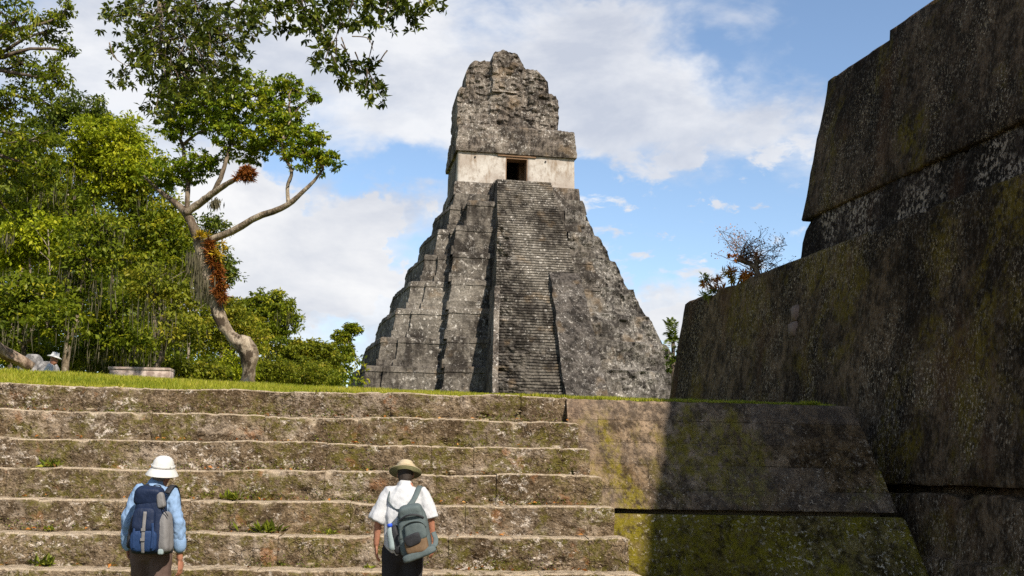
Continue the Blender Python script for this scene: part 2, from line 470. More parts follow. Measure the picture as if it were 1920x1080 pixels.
a = NT('lawn_soil'); n1 = a.noise(3, 6, .7); n2 = a.noise(.3, 4, .6, off=4)
c = a.mix(a.step(n1, .36, .64), (.09, .115, .012), (.20, .22, .025)); c = a.mix(a.math('MULTIPLY', a.step(n2, .5, .68), .5), c, (.20, .17, .055))
M['lawn'] = a.finish(c, .95, a.bump(n1, .8, .05), .05)
a = NT('trodden_earth'); n1 = a.noise(2, 6, .7); n2 = a.noise(.25, 4, .6, off=4)
c = a.mix(n1, (.11, .085, .05), (.25, .20, .13)); c = a.mix(a.step(n2, .5, .6), c, (.07, .09, .02))
M['ground'] = a.finish(c, .95, a.bump(n1, .7, .04), .05)

def leaf_mat(name, d, m, l, trans=.35, rough=.5, spec=.15):
    a = NT(name); t = a.attr('tone')
    c = a.mix(a.step(t, .0, .55), d, m); c = a.mix(a.step(t, .55, 1.0), c, l)
    return a.leaf(c, trans, rough, spec)
M['grass'] = leaf_mat('grass_blade', (.13, .17, .012), (.29, .29, .022), (.46, .37, .08), .35)
M['leaf_dark'] = leaf_mat('dark_leaf', (.024, .042, .006), (.085, .115, .012), (.21, .215, .025), .34, .42, .22)
M['leaf_mid'] = leaf_mat('mid_green_leaf', (.040, .064, .005), (.150, .180, .010), (.33, .30, .02), .42)
M['leaf_olive'] = leaf_mat('olive_leaf', (.055, .074, .007), (.165, .180, .012), (.32, .27, .025), .40)
M['leaf_yellow'] = leaf_mat('yellow_green_leaf', (.080, .115, .006), (.25, .285, .010), (.44, .42, .02), .42)
M['leaf_lean'] = leaf_mat('fresh_green_leaf', (.040, .075, .006), (.145, .200, .010), (.34, .34, .022), .40)
M['leaf_gloss'] = leaf_mat('glossy_leaf', (.024, .038, .005), (.085, .108, .010), (.26, .25, .03), .32, .36, .30)
M['brom'] = leaf_mat('rust_bromeliad_blade', (.07, .020, .005), (.21, .065, .012), (.36, .16, .03), .30)
M['brom_yellow'] = leaf_mat('yellow_bromeliad_blade', (.20, .13, .010), (.42, .27, .015), (.55, .40, .04), .35)
M['brom_sunlit'] = leaf_mat('sunlit_orange_bromeliad_blade', (.26, .075, .012), (.46, .17, .022), (.60, .30, .05), .35)  # brighter orange brom for the shaded ledge plants, sunlight put into the colour
M['moss_hang'] = leaf_mat('grey_hanging_moss', (.060, .055, .030), (.115, .10, .06), (.19, .165, .11), .3)
M['weed'] = leaf_mat('fresh_weed_leaf', (.07, .10, .010), (.17, .20, .020), (.32, .31, .045), .35)
M['dry'] = leaf_mat('dry_leaf', (.18, .06, .015), (.36, .14, .03), (.48, .27, .09), .2)
def bark(name, a1, b1, patch, lo):
    a = NT(name); n1 = a.noise(5, 6, .7, (1, 1, .5)); n2 = a.noise(1.9, 5, .65, off=3); n3 = a.noise(18, 4, .6, (1, 1, .35), 0, 8)
    c = a.mix(a.step(n1, .36, .64), a1, b1); c = a.mix(a.step(n2, lo, lo + .08), c, patch)
    c = a.mix(a.step(n3, .3, .5), a.mix(.5, c, (.03, .022, .015)), c)
    return a.finish(c, .92, a.bump(a.math('ADD', n1, n3), .8, .05), .1)
M['bark_pale'] = bark('pale_bark', (.125, .092, .062), (.33, .27, .20), (.050, .036, .024), .53)
M['bark'] = bark('brown_bark', (.07, .05, .034), (.20, .155, .11), (.28, .24, .19), .60)
M['bark_dark'] = bark('dark_branch_bark', (.04, .03, .022), (.12, .092, .066), (.30, .25, .19), .56)
M['log'] = bark('weathered_log', (.10, .065, .045), (.30, .22, .16), (.42, .34, .27), .58)
def cloth(name, c1, c2, rough=.85, s=14):
    a = NT(name); n1 = a.noise(s, 4, .6); n2 = a.noise(160, 2, .5, off=3)
    return a.finish(a.mix(n1, c1, c2), rough, a.bump(a.math('ADD', a.noise(26, 4, .6, (1, 1, .5), .8, 6), a.math('MULTIPLY', n2, .2)), .45, .014), .2)
M['skin'] = cloth('skin', (.27, .115, .07), (.37, .17, .105), .6, 9)
M['hair'] = cloth('dark_hair', (.012, .009, .007), (.04, .028, .02), .6, 40)
M['white_cotton'] = cloth('white_cotton', (.36, .36, .37), (.44, .44, .44))
M['hat_white'] = cloth('white_hat_cloth', (.42, .41, .39), (.50, .49, .47))
M['hat_tan'] = cloth('tan_hat_cloth', (.32, .25, .15), (.44, .36, .24))
M['hat_under'] = cloth('olive_hat_lining', (.10, .095, .045), (.15, .14, .07))
M['blue_shirt'] = cloth('light_blue_shirt', (.135, .215, .345), (.21, .30, .44))
M['navy'] = cloth('navy_nylon', (.003, .007, .022), (.009, .018, .048), .6)
M['blue_nylon'] = cloth('blue_nylon', (.007, .020, .062), (.018, .042, .11), .6)
M['grey_nylon'] = cloth('grey_nylon', (.10, .095, .095), (.19, .18, .175), .7)
M['black_nylon'] = cloth('black_nylon', (.010, .010, .012), (.03, .03, .033), .6)
M['slate_nylon'] = cloth('slate_green_nylon', (.050, .066, .068), (.10, .122, .12), .7)
M['brown_nylon'] = cloth('brown_nylon', (.075, .045, .022), (.16, .10, .055), .7)
M['trouser_brown'] = cloth('brown_trousers', (.045, .026, .020), (.13, .085, .07), .85, 9)
M['trouser_black'] = cloth('black_trousers', (.012, .011, .012), (.030, .028, .030))
M['boot'] = cloth('brown_boot_leather', (.05, .03, .02), (.10, .065, .04), .6)
M['bottle_blue'] = cloth('blue_bottle_cap', (.02, .06, .42), (.03, .09, .5), .4)
M['bottle_clear'] = cloth('pale_bottle_plastic', (.18, .22, .22), (.25, .29, .29), .25)
# ------------------------------------------------------------------ ground and lawn
rng = np.random.default_rng(7)
g = MB(); n = 40
xs = np.concatenate([np.linspace(-900, -30, 8), np.linspace(-25, 25, 26), np.linspace(30, 900, 8)])
ys = np.concatenate([np.linspace(-300, -12, 6), np.linspace(-8, 22, 16), np.linspace(30, 1500, 12)])
GV = [(x, y, 0.03 * math.sin(x * .7) * math.cos(y * .9) - .02) for y in ys for x in xs]
GF = [(j * len(xs) + i, j * len(xs) + i + 1, (j + 1) * len(xs) + i + 1, (j + 1) * len(xs) + i) for j in range(len(ys) - 1) for i in range(len(xs) - 1)]
tag(link('ground', pymesh('ground', GV, GF), M['ground'], None, True), 'trodden earth court below the stairs', None, None, 'structure')

SO = Vector((-2.4, 15.1, 0)); SA = R(5)
def s2w(a, b, z=0):
    return Vector((SO.x + a * math.cos(SA) - b * math.sin(SA), SO.y + a * math.sin(SA) + b * math.cos(SA), z))
def lawn_h(a, b):
    a = np.asarray(a, float); b = np.asarray(b, float)
    crest = np.interp(a, [-14, -5.6, -.6, 5.3, 7.6, 14], [3.36, 3.18, 3.00, 2.87, 2.74, 2.70])
    h = 2.655 + (crest - 2.655) * sstep(.2, 4.6, b) ** .8
    h = h + (2.62 - h) * sstep(14, 45, b)
    return h
av = np.concatenate([np.linspace(-120, -12, 10), np.linspace(-10, 7.45, 70), ])
bv = np.concatenate([[.22], np.linspace(.45, 6, 26), np.linspace(7, 30, 14), np.linspace(40, 260, 10)])
A, B = np.meshgrid(av, bv); A = A.ravel(); B = B.ravel()
def warp(A, B):   # behind the first metres the lawn widens towards the plaza
    return A + np.where(A > 7.4, (B > 8) * (B - 8) * 1.0, 0)
H = lawn_h(A, B) + .03 * fbm(np.column_stack([A, B, A * 0]), 1.3, 3, 5) * (B > .3)
A2 = np.where(A > 7.0, 7.45 + np.clip(B - 9, 0, 400) * .9, A)
LV = [tuple(s2w(a, b, h)) for a, b, h in zip(A2, B, H)]
na = len(av)
LF = [(j * na + i, j * na + i + 1, (j + 1) * na + i + 1, (j + 1) * na + i) for j in range(len(bv) - 1) for i in range(na - 1)]
tag(link('lawn', pymesh('lawn', LV, LF), M['lawn'], None, True), 'grassy terrace above the stairs', None, None, 'structure')
# grass blades on the part of the lawn that can be seen
NB = 120000
ga = rng.uniform(-8.5, 7.4, NB); gb = .2 + rng.random(NB) ** 1.5 * 5.6
spill = (rng.random(NB) < .12) & (fbm(np.column_stack([ga * 1.3, ga * 0, ga * 0]), 1, 4, 57) > .12)
gb = np.where(spill, rng.uniform(.01, .25, NB), gb)
keep = ((gb > .42) & (fbm(np.column_stack([ga, gb, ga * 0]), 1.6, 3, 41) > -.30)) | (fbm(np.column_stack([ga * 2.2, gb * 0, ga * 0]), 1, 3, 3) > -.15)
ga = ga[keep]; gb = gb[keep]; NB = len(ga)
gh = lawn_h(ga, gb) + np.where(gb < .2, .02, 0)
clump = fbm(np.column_stack([ga, gb, ga * 0]), 2.2, 3, 9)
hgt = (.035 + .05 * rng.random(NB)) * (1 + .5 * clump) * np.where(gb < .6, .75, 1)
th = rng.uniform(0, 2 * np.pi, NB); wd = .006 + .006 * rng.random(NB)
lean = rng.normal(0, .45, (NB, 2)) * hgt[:, None]
c5, s5 = math.cos(SA), math.sin(SA)
X = SO.x + ga * c5 - gb * s5; Yw = SO.y + ga * s5 + gb * c5
P0 = np.column_stack([X - np.cos(th) * wd, Yw - np.sin(th) * wd, gh - .01])
P1 = np.column_stack([X + np.cos(th) * wd, Yw + np.sin(th) * wd, gh - .01])
P2 = np.column_stack([X + lean[:, 0], Yw + lean[:, 1], gh + hgt])
GVn = np.stack([P0, P1, P2], 1).reshape(-1, 3)
tone = np.clip(.45 + .35 * fbm(np.column_stack([ga, gb, ga * 0]), .9, 3, 21) + rng.normal(0, .2, NB), 0, 1)
tag(link('grass', npmesh('grass', GVn, np.arange(NB * 3).reshape(-1, 3), tone), M['grass']), 'short bright grass along the top of the stairs', 'grass', None, 'stuff')

# ------------------------------------------------------------------ the broad stone stairs
def worn_stone(x0, w, h, d, fb, k, jl, jr):
    """a block of step k from a=x0, worn by a field that runs on from stone to stone; jl, jr: how open its joints are"""
    nx = max(4, int(w / .045))
    zf = [0, .07, .14, .21, .28, .35, .42, .50, .60, .70, .80, .88, .94]
    prof = [(0.0, h * t) for t in zf] + [(.008, h * .98), (.030, h * 1.0), (d * .3, h * 1.004), (d * .65, h * 1.0), (d, h * .995)]
    m = len(prof)
    V = np.array([(w * i / nx, y, z) for i in range(nx + 1) for (y, z) in prof])
    G = np.column_stack([V[:, 0] + x0, V[:, 1] + k * 5.3, V[:, 2] + k * 3.1])
    n1 = fbm(G, 3.2, 4, 3); n2 = fbm(G, 15, 3, 8); lump = 1 - np.abs(fbm(G, 11, 2, 31)) * 2.2
    ex = G.copy(); ex[:, 1:] = k * 7.7; n3 = fbm(ex, 1.3, 4, 12); n4 = fbm(ex, 6.5, 3, 15)
    t = V[:, 2] / h; front = V[:, 1] < .05
    bound = .40 + .30 * n3
    low = sstep(bound + .07, bound - .07, t)
    dl = V[:, 0]; dr = w - V[:, 0]
    edge = sstep(.035, 0, dl) * jl + sstep(.035, 0, dr) * jr
    V[:, 1] += np.where(front, n1 * .020 + n2 * .008 + low * (.026 + .040 * n1 + lump * -.042 + n2 * .026) + edge * .020 + np.clip(n4 - .1, 0, 1) * .10 * sstep(.72, 1, t), 0)
    V[:, 2] += np.where(t > .75, n3 * .030 + n4 * .014 + n2 * .006 - edge * .014 - np.clip(n4 - .25, 0, 1) * .08 * (V[:, 1] < .2), 0)
    F = [(i * m + j, (i + 1) * m + j, (i + 1) * m + j + 1, i * m + j + 1) for i in range(nx) for j in range(m - 1)]
    q = len(V); V = np.vstack([V, [[0, d, 0]], V[:m], [[w, d, 0]], V[nx * m:nx * m + m]])
    F.append(tuple(range(q, q + m + 1))); F.append(tuple([q + m + 1] + list(range(q + 2 * m + 1, q + m + 1, -1))))
    return V, F
NST = 8; RISE = .372; TREAD = .43; TOPZ = 2.68
stairs = empty('stone_staircase', s2w(-2, -2, 0), SA, 'broad flight of worn brown stone steps rising to the grass', 'stairs')
def st(o):  # children are written in the stair frame a,b; the root stands in the middle of the flight
    o.parent = stairs; o.location = (2.0, 2.0, 0); return o
rs = random.Random(11)
for k in range(NST):
    top = TOPZ - RISE * k; fb = -TREAD * k; ar = 3.25 + .09 * k; al = -8.2
    core = MB().box(al, ar - .03, fb + .07, fb + TREAD + .35, max(top - RISE - .05, -.05), top - .05)
    step = link('step', core.mesh('step'), M['earth']); st(step)
    x = al; jl = .3
    while x < ar - .05:
        w = rs.uniform(.45, 1.5)
        if ar - x - w < .35: w = ar - x
        jr = rs.choice([.08, .15, .25, .4, .6, 1.0]) if x + w < ar - .01 else 1.2
        hh = RISE + .03
        V, F = worn_stone(x, w - .004, hh, TREAD + .06, fb, k, jl, jr)
        V = V + np.array([x + .002, fb + rs.uniform(-.009, .009), top - hh + rs.uniform(-.009, .006)])
        link('stone', pymesh('stone', V, F), M['stair'], step, True)
        x += w; jl = jr
# small stones showing in the crumbled foot of the risers
def pebble_mesh(seed, r):
    bm = bmesh.new(); bmesh.ops.create_icosphere(bm, subdivisions=1, radius=1)
    rr = random.Random(seed)
    V = np.array([tuple(v.co) for v in bm.verts]) * np.array([rr.uniform(.8, 1.5), rr.uniform(.6, 1), rr.uniform(.5, .9)]) * r
    V *= (1 + .22 * vnoise(V / r * 1.4 + seed, 2))[:, None]
    F = [tuple(v.index for v in f.verts) for f in bm.faces]; bm.free(); return V, F
mb = MB()
for k in range(NST):
    top = TOPZ - RISE * k; fb = -TREAD * k; ar = 3.25 + .09 * k
    for _ in range(420):
        r = rs.uniform(.012, .026) if rs.random() < .7 else rs.uniform(.026, .048); x = rs.uniform(-8, ar - .1)
        if float(fbm(np.array([[x * .9, k * 3.3, 0]]), 1, 2, 63)[0]) < .02: continue
        V, F = pebble_mesh(rs.randint(0, 99999), r)
        t = rs.random() ** 1.5 * .5
        mb.add(V + np.array([x, fb + .020 + .55 * r + rs.uniform(0, .012), top - RISE + .01 + t * RISE * .75]), F)
o = link('rubble', mb.mesh('rubble'), M['stair']); st(o); o['kind'] = 'stuff'

# ------------------------------------------------------------------ sloping terrace wall right of the stairs
ramp = empty('terrace_wall', s2w(5.5, -.3, 0), SA, 'sloping mossy terrace wall with a dark groove, right of the stairs', 'wall')
def rp(o): o.parent = ramp; o.location = (-5.5, .3, 0); return o
BT = .42
A0, A1 = 3.22, 7.45; ZT, ZG0, ZG1 = 2.655, 1.13, 1.07
def rfront(z): return -.02 - BT * (ZT - z)
def rright(z): return A1 + .225 * (ZT - z)
def body(z0, z1, shr, shz=0):
    V = []
    for z in (z0, z1):
        f_ = rfront(z) + shr; r_ = rright(z) - shr
        V += [(A0, f_, z), (r_, f_, z), (r_, 4, z), (A0, 4, z)]
    return V, [(3, 2, 1, 0), (4, 5, 6, 7), (0, 1, 5, 4), (1, 2, 6, 5), (2, 3, 7, 6), (3, 0, 4, 7)]
mb = MB(); mb.add(*body(ZG0, ZT - .012, .045)); upper = rp(link('upper_tier', mb.mesh('upper_tier'), M['earth']))
mb = MB(); mb.add(*body(ZG1 - .02, ZG0 + .01, .20)); rp(link('groove', mb.mesh('groove'), M['earth']))
zc = [ZG0, 1.40, 1.74, 2.04, 2.36, ZT]
for ci in range(len(zc) - 1):
    z0, z1 = zc[ci] + .0018, zc[ci + 1] - .0018
    x = A0 + rs.uniform(-.3, 0); xe0, xe1 = rright(z0), rright(z1)
    while x < xe1 - .02:
        w = rs.uniform(.6, 1.5)
        last = xe1 - x - w < .45
        xa = max(x, A0); xb0, xb1 = (xe0, xe1) if last else (x + w - .003, x + w - .003)
        if xb1 - xa < .05: x += w; continue
        pr = rs.uniform(-.008, .009); nxs = max(3, int((xb1 - xa) / .05)); nzs = 6
        V = []
        for j in range(nzs + 1):
            t = j / nzs; z = z0 + (z1 - z0) * t; xb = xb0 + (xb1 - xb0) * t
            for i in range(nxs + 1):
                u = i / nxs; V.append((xa + (xb - xa) * u, rfront(z) - pr, z))
        V = np.array(V); nnn = fbm(V, 6, 4, 4); n2 = fbm(V, 1.6, 2, 14)
        uu = np.tile(np.linspace(0, 1, nxs + 1), nzs + 1); tt = np.repeat(np.linspace(0, 1, nzs + 1), nxs + 1)
        eg = np.maximum(sstep(.0, .0 + 1e-6, -np.minimum(uu, 1 - uu)), 0)
        edge = ((uu == 0) | (uu == 1) | (tt == 0) | (tt == 1))
        if last: edge = ((uu == 0) | (tt == 0) | (tt == 1))
        V[:, 1] += nnn * .034 + n2 * .03 + fbm(V, 16, 3, 24) * .016 + edge * .008
        if ci == 0: V[:, 2] += (tt == 0) * np.abs(fbm(V, 4, 3, 44)) * .045
        if ci == len(zc) - 2: V[:, 2] -= (tt == 1) * np.abs(fbm(V, 3, 3, 46)) * .05
        m = nxs + 1
        F = [(j * m + i, j * m + i + 1, (j + 1) * m + i + 1, (j + 1) * m + i) for j in range(nzs) for i in range(nxs)]
        rim = [i for i in range(m)] + [(j * m + m - 1) for j in range(1, nzs + 1)] + [nzs * m + i for i in range(m - 2, -1, -1)] + [j * m for j in range(nzs - 1, 0, -1)]
        k = len(V); Vf = V[rim].copy(); Vb = Vf.copy(); Vb[:, 1] = rfront(Vb[:, 2]) + .07
        V = np.vstack([V, Vf, Vb]); q = len(rim)
        F += [(k + (i + 1) % q, k + i, k + q + i, k + q + (i + 1) % q) for i in range(q)]
        link('block', pymesh('block', V, F), M['ramp'], upper, True)
        x += w if not last else 99
# capstone row above, worn edge
zz = np.linspace(-.1, ZG1, 20); nx = 70
V = []
for z in zz:
    for i in range(nx + 1):
        u = i / nx; V.append((A0 + (rright(z) + .03 - A0) * u, rfront(z) - .05, z))
V = np.array(V); V[:, 1] += fbm(V, 2.0, 3, 31) * .04 + fbm(V, 9, 3, 33) * .022
V[-(nx + 1):, 1] += .02
m = nx + 1; F = [(j * m + i, j * m + i + 1, (j + 1) * m + i + 1, (j + 1) * m + i) for j in range(len(zz) - 1) for i in range(nx)]
k = len(V); topb = V[-m:].copy(); topb[:, 1] = rfront(ZG1) + .25; rgt = V[[j * m + nx for j in range(len(zz))]].copy(); rgt[:, 1] = 4
V = np.vstack([V, topb, rgt]); t0 = (len(zz) - 1) * m
F += [(t0 + i, t0 + i + 1, k + i + 1, k + i) for i in range(nx)]
F += [(j * m + nx, k + m + j, k + m + j + 1, (j + 1) * m + nx) for j in range(len(zz) - 1)]
rp(link('lower_tier', pymesh('lower_tier', V, F), M['ramp_low'], None, True))

# ------------------------------------------------------------------ the big shaded pyramid side on the right
PS = 1.08
PLOC = Vector((3.4 * PS, 23.8 * PS, 1.6 - 1.6 * PS))
PY = empty('stepped_platform', PLOC, R(13), 'towering dark mossy stepped pyramid side in shadow at the right edge', 'pyramid')
PY.scale = (PS, PS, PS)
def w2p(p):
    d = (Vector(p) - PLOC) / PS; c_, s_ = math.cos(R(13)), math.sin(R(13))
    return Vector((d.x * c_ + d.y * s_, -d.x * s_ + d.y * c_, d.z))
def wall_disp(amp, fr=1.2, seed=0):
    def f_(V, N, T):
        q = fbm(V, fr, 4, seed) * amp + fbm(V, fr * 5, 3, seed + 3) * amp * .45
        return V + N * q[:, None]
    return f_
def rows_between(pairs, step):
    out = [pairs[0]]
    for (z0, i0), (z1, i1) in zip(pairs, pairs[1:]):
        k = max(1, int(abs(z1 - z0) / step))
        for j in range(1, k + 1): out.append((z0 + (z1 - z0) * j / k, i0 + (i1 - i0) * j / k))
    return out
def tier(name, x0, y1, pairs, seed, amp=.035, seg=.22, y0=-40, mat='big_wall', step=.2):
    out = [(x0, y0), (15, y0), (15, y1), (x0, y1)]
    base_disp = wall_disp(amp, 1.2, seed)
    def chipped(V, N, T):
        chip = np.clip(fbm(V, 1.5, 4, seed + 20) - .06, 0, 1)
        V = base_disp(V, N, T)
        e = sstep(.955, .99, T)
        V[:, 2] -= e * chip * .30
        V -= N * (e * chip * .18)[:, None]
        lowe = sstep(.03, .0, T)
        V[:, 2] += lowe * np.clip(fbm(V, 2.2, 3, seed + 27), 0, 1) * .05
        return V
    V, F = prism(out, rows_between(pairs, step), seg, chipped)
    return link(name, pymesh(name, V, F), M[mat], PY, True)
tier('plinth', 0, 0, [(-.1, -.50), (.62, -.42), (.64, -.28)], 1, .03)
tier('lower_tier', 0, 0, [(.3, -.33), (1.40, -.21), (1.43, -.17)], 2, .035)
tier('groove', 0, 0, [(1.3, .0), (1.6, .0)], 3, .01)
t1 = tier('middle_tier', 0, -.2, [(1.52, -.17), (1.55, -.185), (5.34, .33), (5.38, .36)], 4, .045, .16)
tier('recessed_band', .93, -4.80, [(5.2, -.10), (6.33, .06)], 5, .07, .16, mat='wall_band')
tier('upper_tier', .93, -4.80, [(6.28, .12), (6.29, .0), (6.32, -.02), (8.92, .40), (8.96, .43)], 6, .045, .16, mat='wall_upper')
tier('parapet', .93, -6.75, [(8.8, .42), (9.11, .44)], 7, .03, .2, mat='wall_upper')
tier('unseen_shadow_block', 1.26, -15, [(8.95, 0), (15.2, .05)], 8, .03, .6, mat='big_wall', step=.6)  # unseen mass out of frame, shaped to cast the shadow edge on terrace_wall
# two pinkish patch stones in the middle tier
for (px, py, w, h) in [(1476, 588, .24, .30), (1473, 618, .30, .28)]:
    q_ = w2p(at(px, py, 19.6)); ly, zc_ = q_.y, q_.z; bx = .137 * (zc_ - 1.56) - .185
    b = MB(); b.box(-.05, .06, -w / 2, w / 2, -h / 2, h / 2)
    bm = bmesh.new(); me = b.mesh('stone'); bm.from_mesh(me); bmesh.ops.bevel(bm, geom=bm.edges[:], offset=.03, segments=2, affect='EDGES'); bm.to_mesh(me); bm.free()
    o = link('patch_stone', me, M['pink'], t1, True); o.location = (bx, ly, zc_); o['label'] = 'pale pinkish patch stone in the dark face'

# ------------------------------------------------------------------ the great temple pyramid
TO = Vector((.3, 119.6, 2.5)); TA = R(10)
temple = empty('temple_pyramid', TO, TA, 'tall grey stepped temple pyramid with steep stairs, shrine and roof comb', 'temple')
LT = [0, 3.1, 6.2, 9.3, 12.4, 15.6, 18.8, 22.0, 25.2, 28.4]   # terrace tops above the plaza
def courses(V, cz=.5, cx=.85, seed=0):
    r = np.floor(V[:, 2] / cz); u = np.floor((V[:, 0] + V[:, 1] * .83) / cx + .5 * (r % 2) + .37 * r)
    return vnoise(np.column_stack([u, r * 0 + seed, r]), seed)
def t_disp(zb, zt):
    def f_(V, N, T):
        w = sstep(3.5, 8.5, V[:, 0])
        n1 = fbm(V, .45, 4, 3); n2 = fbm(V, 1.7, 4, 5); n3 = fbm(V, .9, 3, 9)
        out = n1 * .10 + n2 * .07 + w * ((.50 * (1 - T) - .62 * T ** 2) + n1 * .55 + n2 * .32)
        out = out - sstep(.80, 1, T) * np.abs(n3) * .22 + courses(V, .5, .85, 4) * (.05 + .09 * w)
        V = V + N * out[:, None]
        V[:, 2] += (n2 * .06 + w * n3 * .35 * T)
        return V
    return f_
for i in range(1, 10):
    z0, z1 = LT[i - 1], LT[i]; h = z1 - z0
    fA = 4.5 + 1.4 * (8 - i); fB = fA + .42; fC = fA + 2.4
    lA = 15.7 - 1.505 * (i - 4); rA = 14.87 - 1.47 * (i - 4); inn = 1.75 - .08 * (i - 3)
    lC = min(9.31 - .31 * (i - 4), lA - inn - .3); rC = min(8.4 - .25 * (i - 4), rA - inn - .3)
    dA = fA + 10; dB = dA + .42; dC = dA + 2.4           # back
    LL = min(9, (dA + fA) * .42)
    P = [(-lC, -fC), (rC, -fC), (rC, -fB), (rA - inn, -fB), (rA - inn, -fA), (rA, -fA), (rA + .6, -fA + LL * .8), (rA + .6, dA - LL * .8), (rA, dA), (rA - inn, dA), (rA - inn, dB), (rC, dB), (rC, dC),
         (-lC, dC), (-lC, dB), (-lA + inn, dB), (-lA + inn, dA), (-lA, dA), (-lA - 1.1, dA - LL), (-lA - 1.1, -fA + LL), (-lA, -fA), (-lA + inn, -fA), (-lA + inn, -fB), (-lC, -fB)]
    rows = rows_between([(z0 - .15, -.16), (z0 + .24 * h, -.10), (z0 + .245 * h, .10), (z0 + .80 * h, .36), (z0 + .805 * h, .27), (z0 + .97 * h, .36), (z1, .50)], .34)
    V, F = prism(P, rows, .36, t_disp(z0, z1))
    link('terrace', pymesh('terrace', V, F), M['temple'], temple)
# upper platform, base moulding
def tbody(name, out, pairs, mat, amp=.12, seg=.35, seed=0, step=.35, fr=.9, flat=True):
    V, F = prism(out, rows_between(pairs, step), seg, wall_disp(amp, fr, seed))
    return link(name, pymesh(name, V, F), M[mat], temple, not flat)
def rect(x0, x1, y0, y1): return [(x0, y0), (x1, y0), (x1, y1), (x0, y1)]
tbody('summit_platform', rect(-7.5, 7.45, -2.6, 12), [(28.1, -.2), (29.8, .15), (29.85, .5)], 'temple', .22, .35, 21)
tbody('base_moulding', rect(-7.3, 7.3, -.75, 10.9), [(29.6, .1), (30.0, .1), (30.01, -.08), (31.2, 0), (31.66, .06)], 'temple_comb', .07, .3, 22)
tbody('stair_head', rect(-3.1, 3.3, -2.6, .4), [(29.3, -.2), (31.4, .05), (31.6, .2)], 'temple', .16, .3, 23)
# shrine: walls round a doorway
wl = MB()
Z0, Z1 = 31.63, 35.6
pieces = [(-6.9, -1.27, 0, 1.5), (1.27, 6.9, 0, 1.5)]
sh = empty('shrine', (0, 0, 0)); sh.parent = temple
for x0, x1, y0, y1 in pieces:
    V, F = prism(rect(x0, x1, y0, y1), rows_between([(Z0, 0), (Z1, .04)], .3), .3, wall_disp(.035, .9, 31))
    link('plaster_wall', pymesh('plaster_wall', V, F), M['plaster'], sh, True)
for x0, x1, y0, y1 in [(-6.88, -4.9, 1.5, 10), (4.9, 6.88, 1.5, 10), (-4.9, 4.9, 8.4, 9.98)]:
    V, F = prism(rect(x0, x1, y0, y1), rows_between([(Z0, -.01), (Z1, .05)], .4), .4, wall_disp(.06, .9, 33))
    link('side_wall', pymesh('side_wall', V, F), M['temple'], sh)
for x0, x1 in [(-4.9, -.95), (.95, 4.9)]:
    link('inner_wall', MB().box(x0, x1, 3.6, 5.0, Z0, Z1).mesh('inner_wall'), M['interior'], sh)
link('inner_floor', MB().box(-4.9, 4.9, 1.0, 8.4, Z0 - .05, Z0 + .02).mesh('inner_floor'), M['interior'], sh)
link('door_jamb', MB().box(-1.30, -1.20, .03, 1.5, Z0, Z1 - .2).mesh('door_jamb'), M['interior'], sh)
link('door_jamb', MB().box(1.20, 1.30, .03, 1.5, Z0, Z1 - .2).mesh('door_jamb'), M['interior'], sh)
link('lintel', MB().box(-2.25, 2.25, -.14, 1.4, Z1 - .42, Z1 - .18).mesh('lintel'), M['wood'], sh)
link('lintel_beam', MB().box(-1.2, 1.2, .02, 1.5, Z1 - .66, Z1 - .42).mesh('lintel_beam'), M['wood'], sh)
for x in (-4.9, 3.4):
    b = MB(); b.lathe([(.11, 0), (.11, .04)], (0, 0, 0), 8)
    o = b.build('dark_hole_disc', M['trouser_black'], sh); o.rotation_euler = (R(90), 0, 0); o.location = (x, -.015, Z1 - .75)  # flat dark disc on the plaster, its colour standing in for a hole's shade
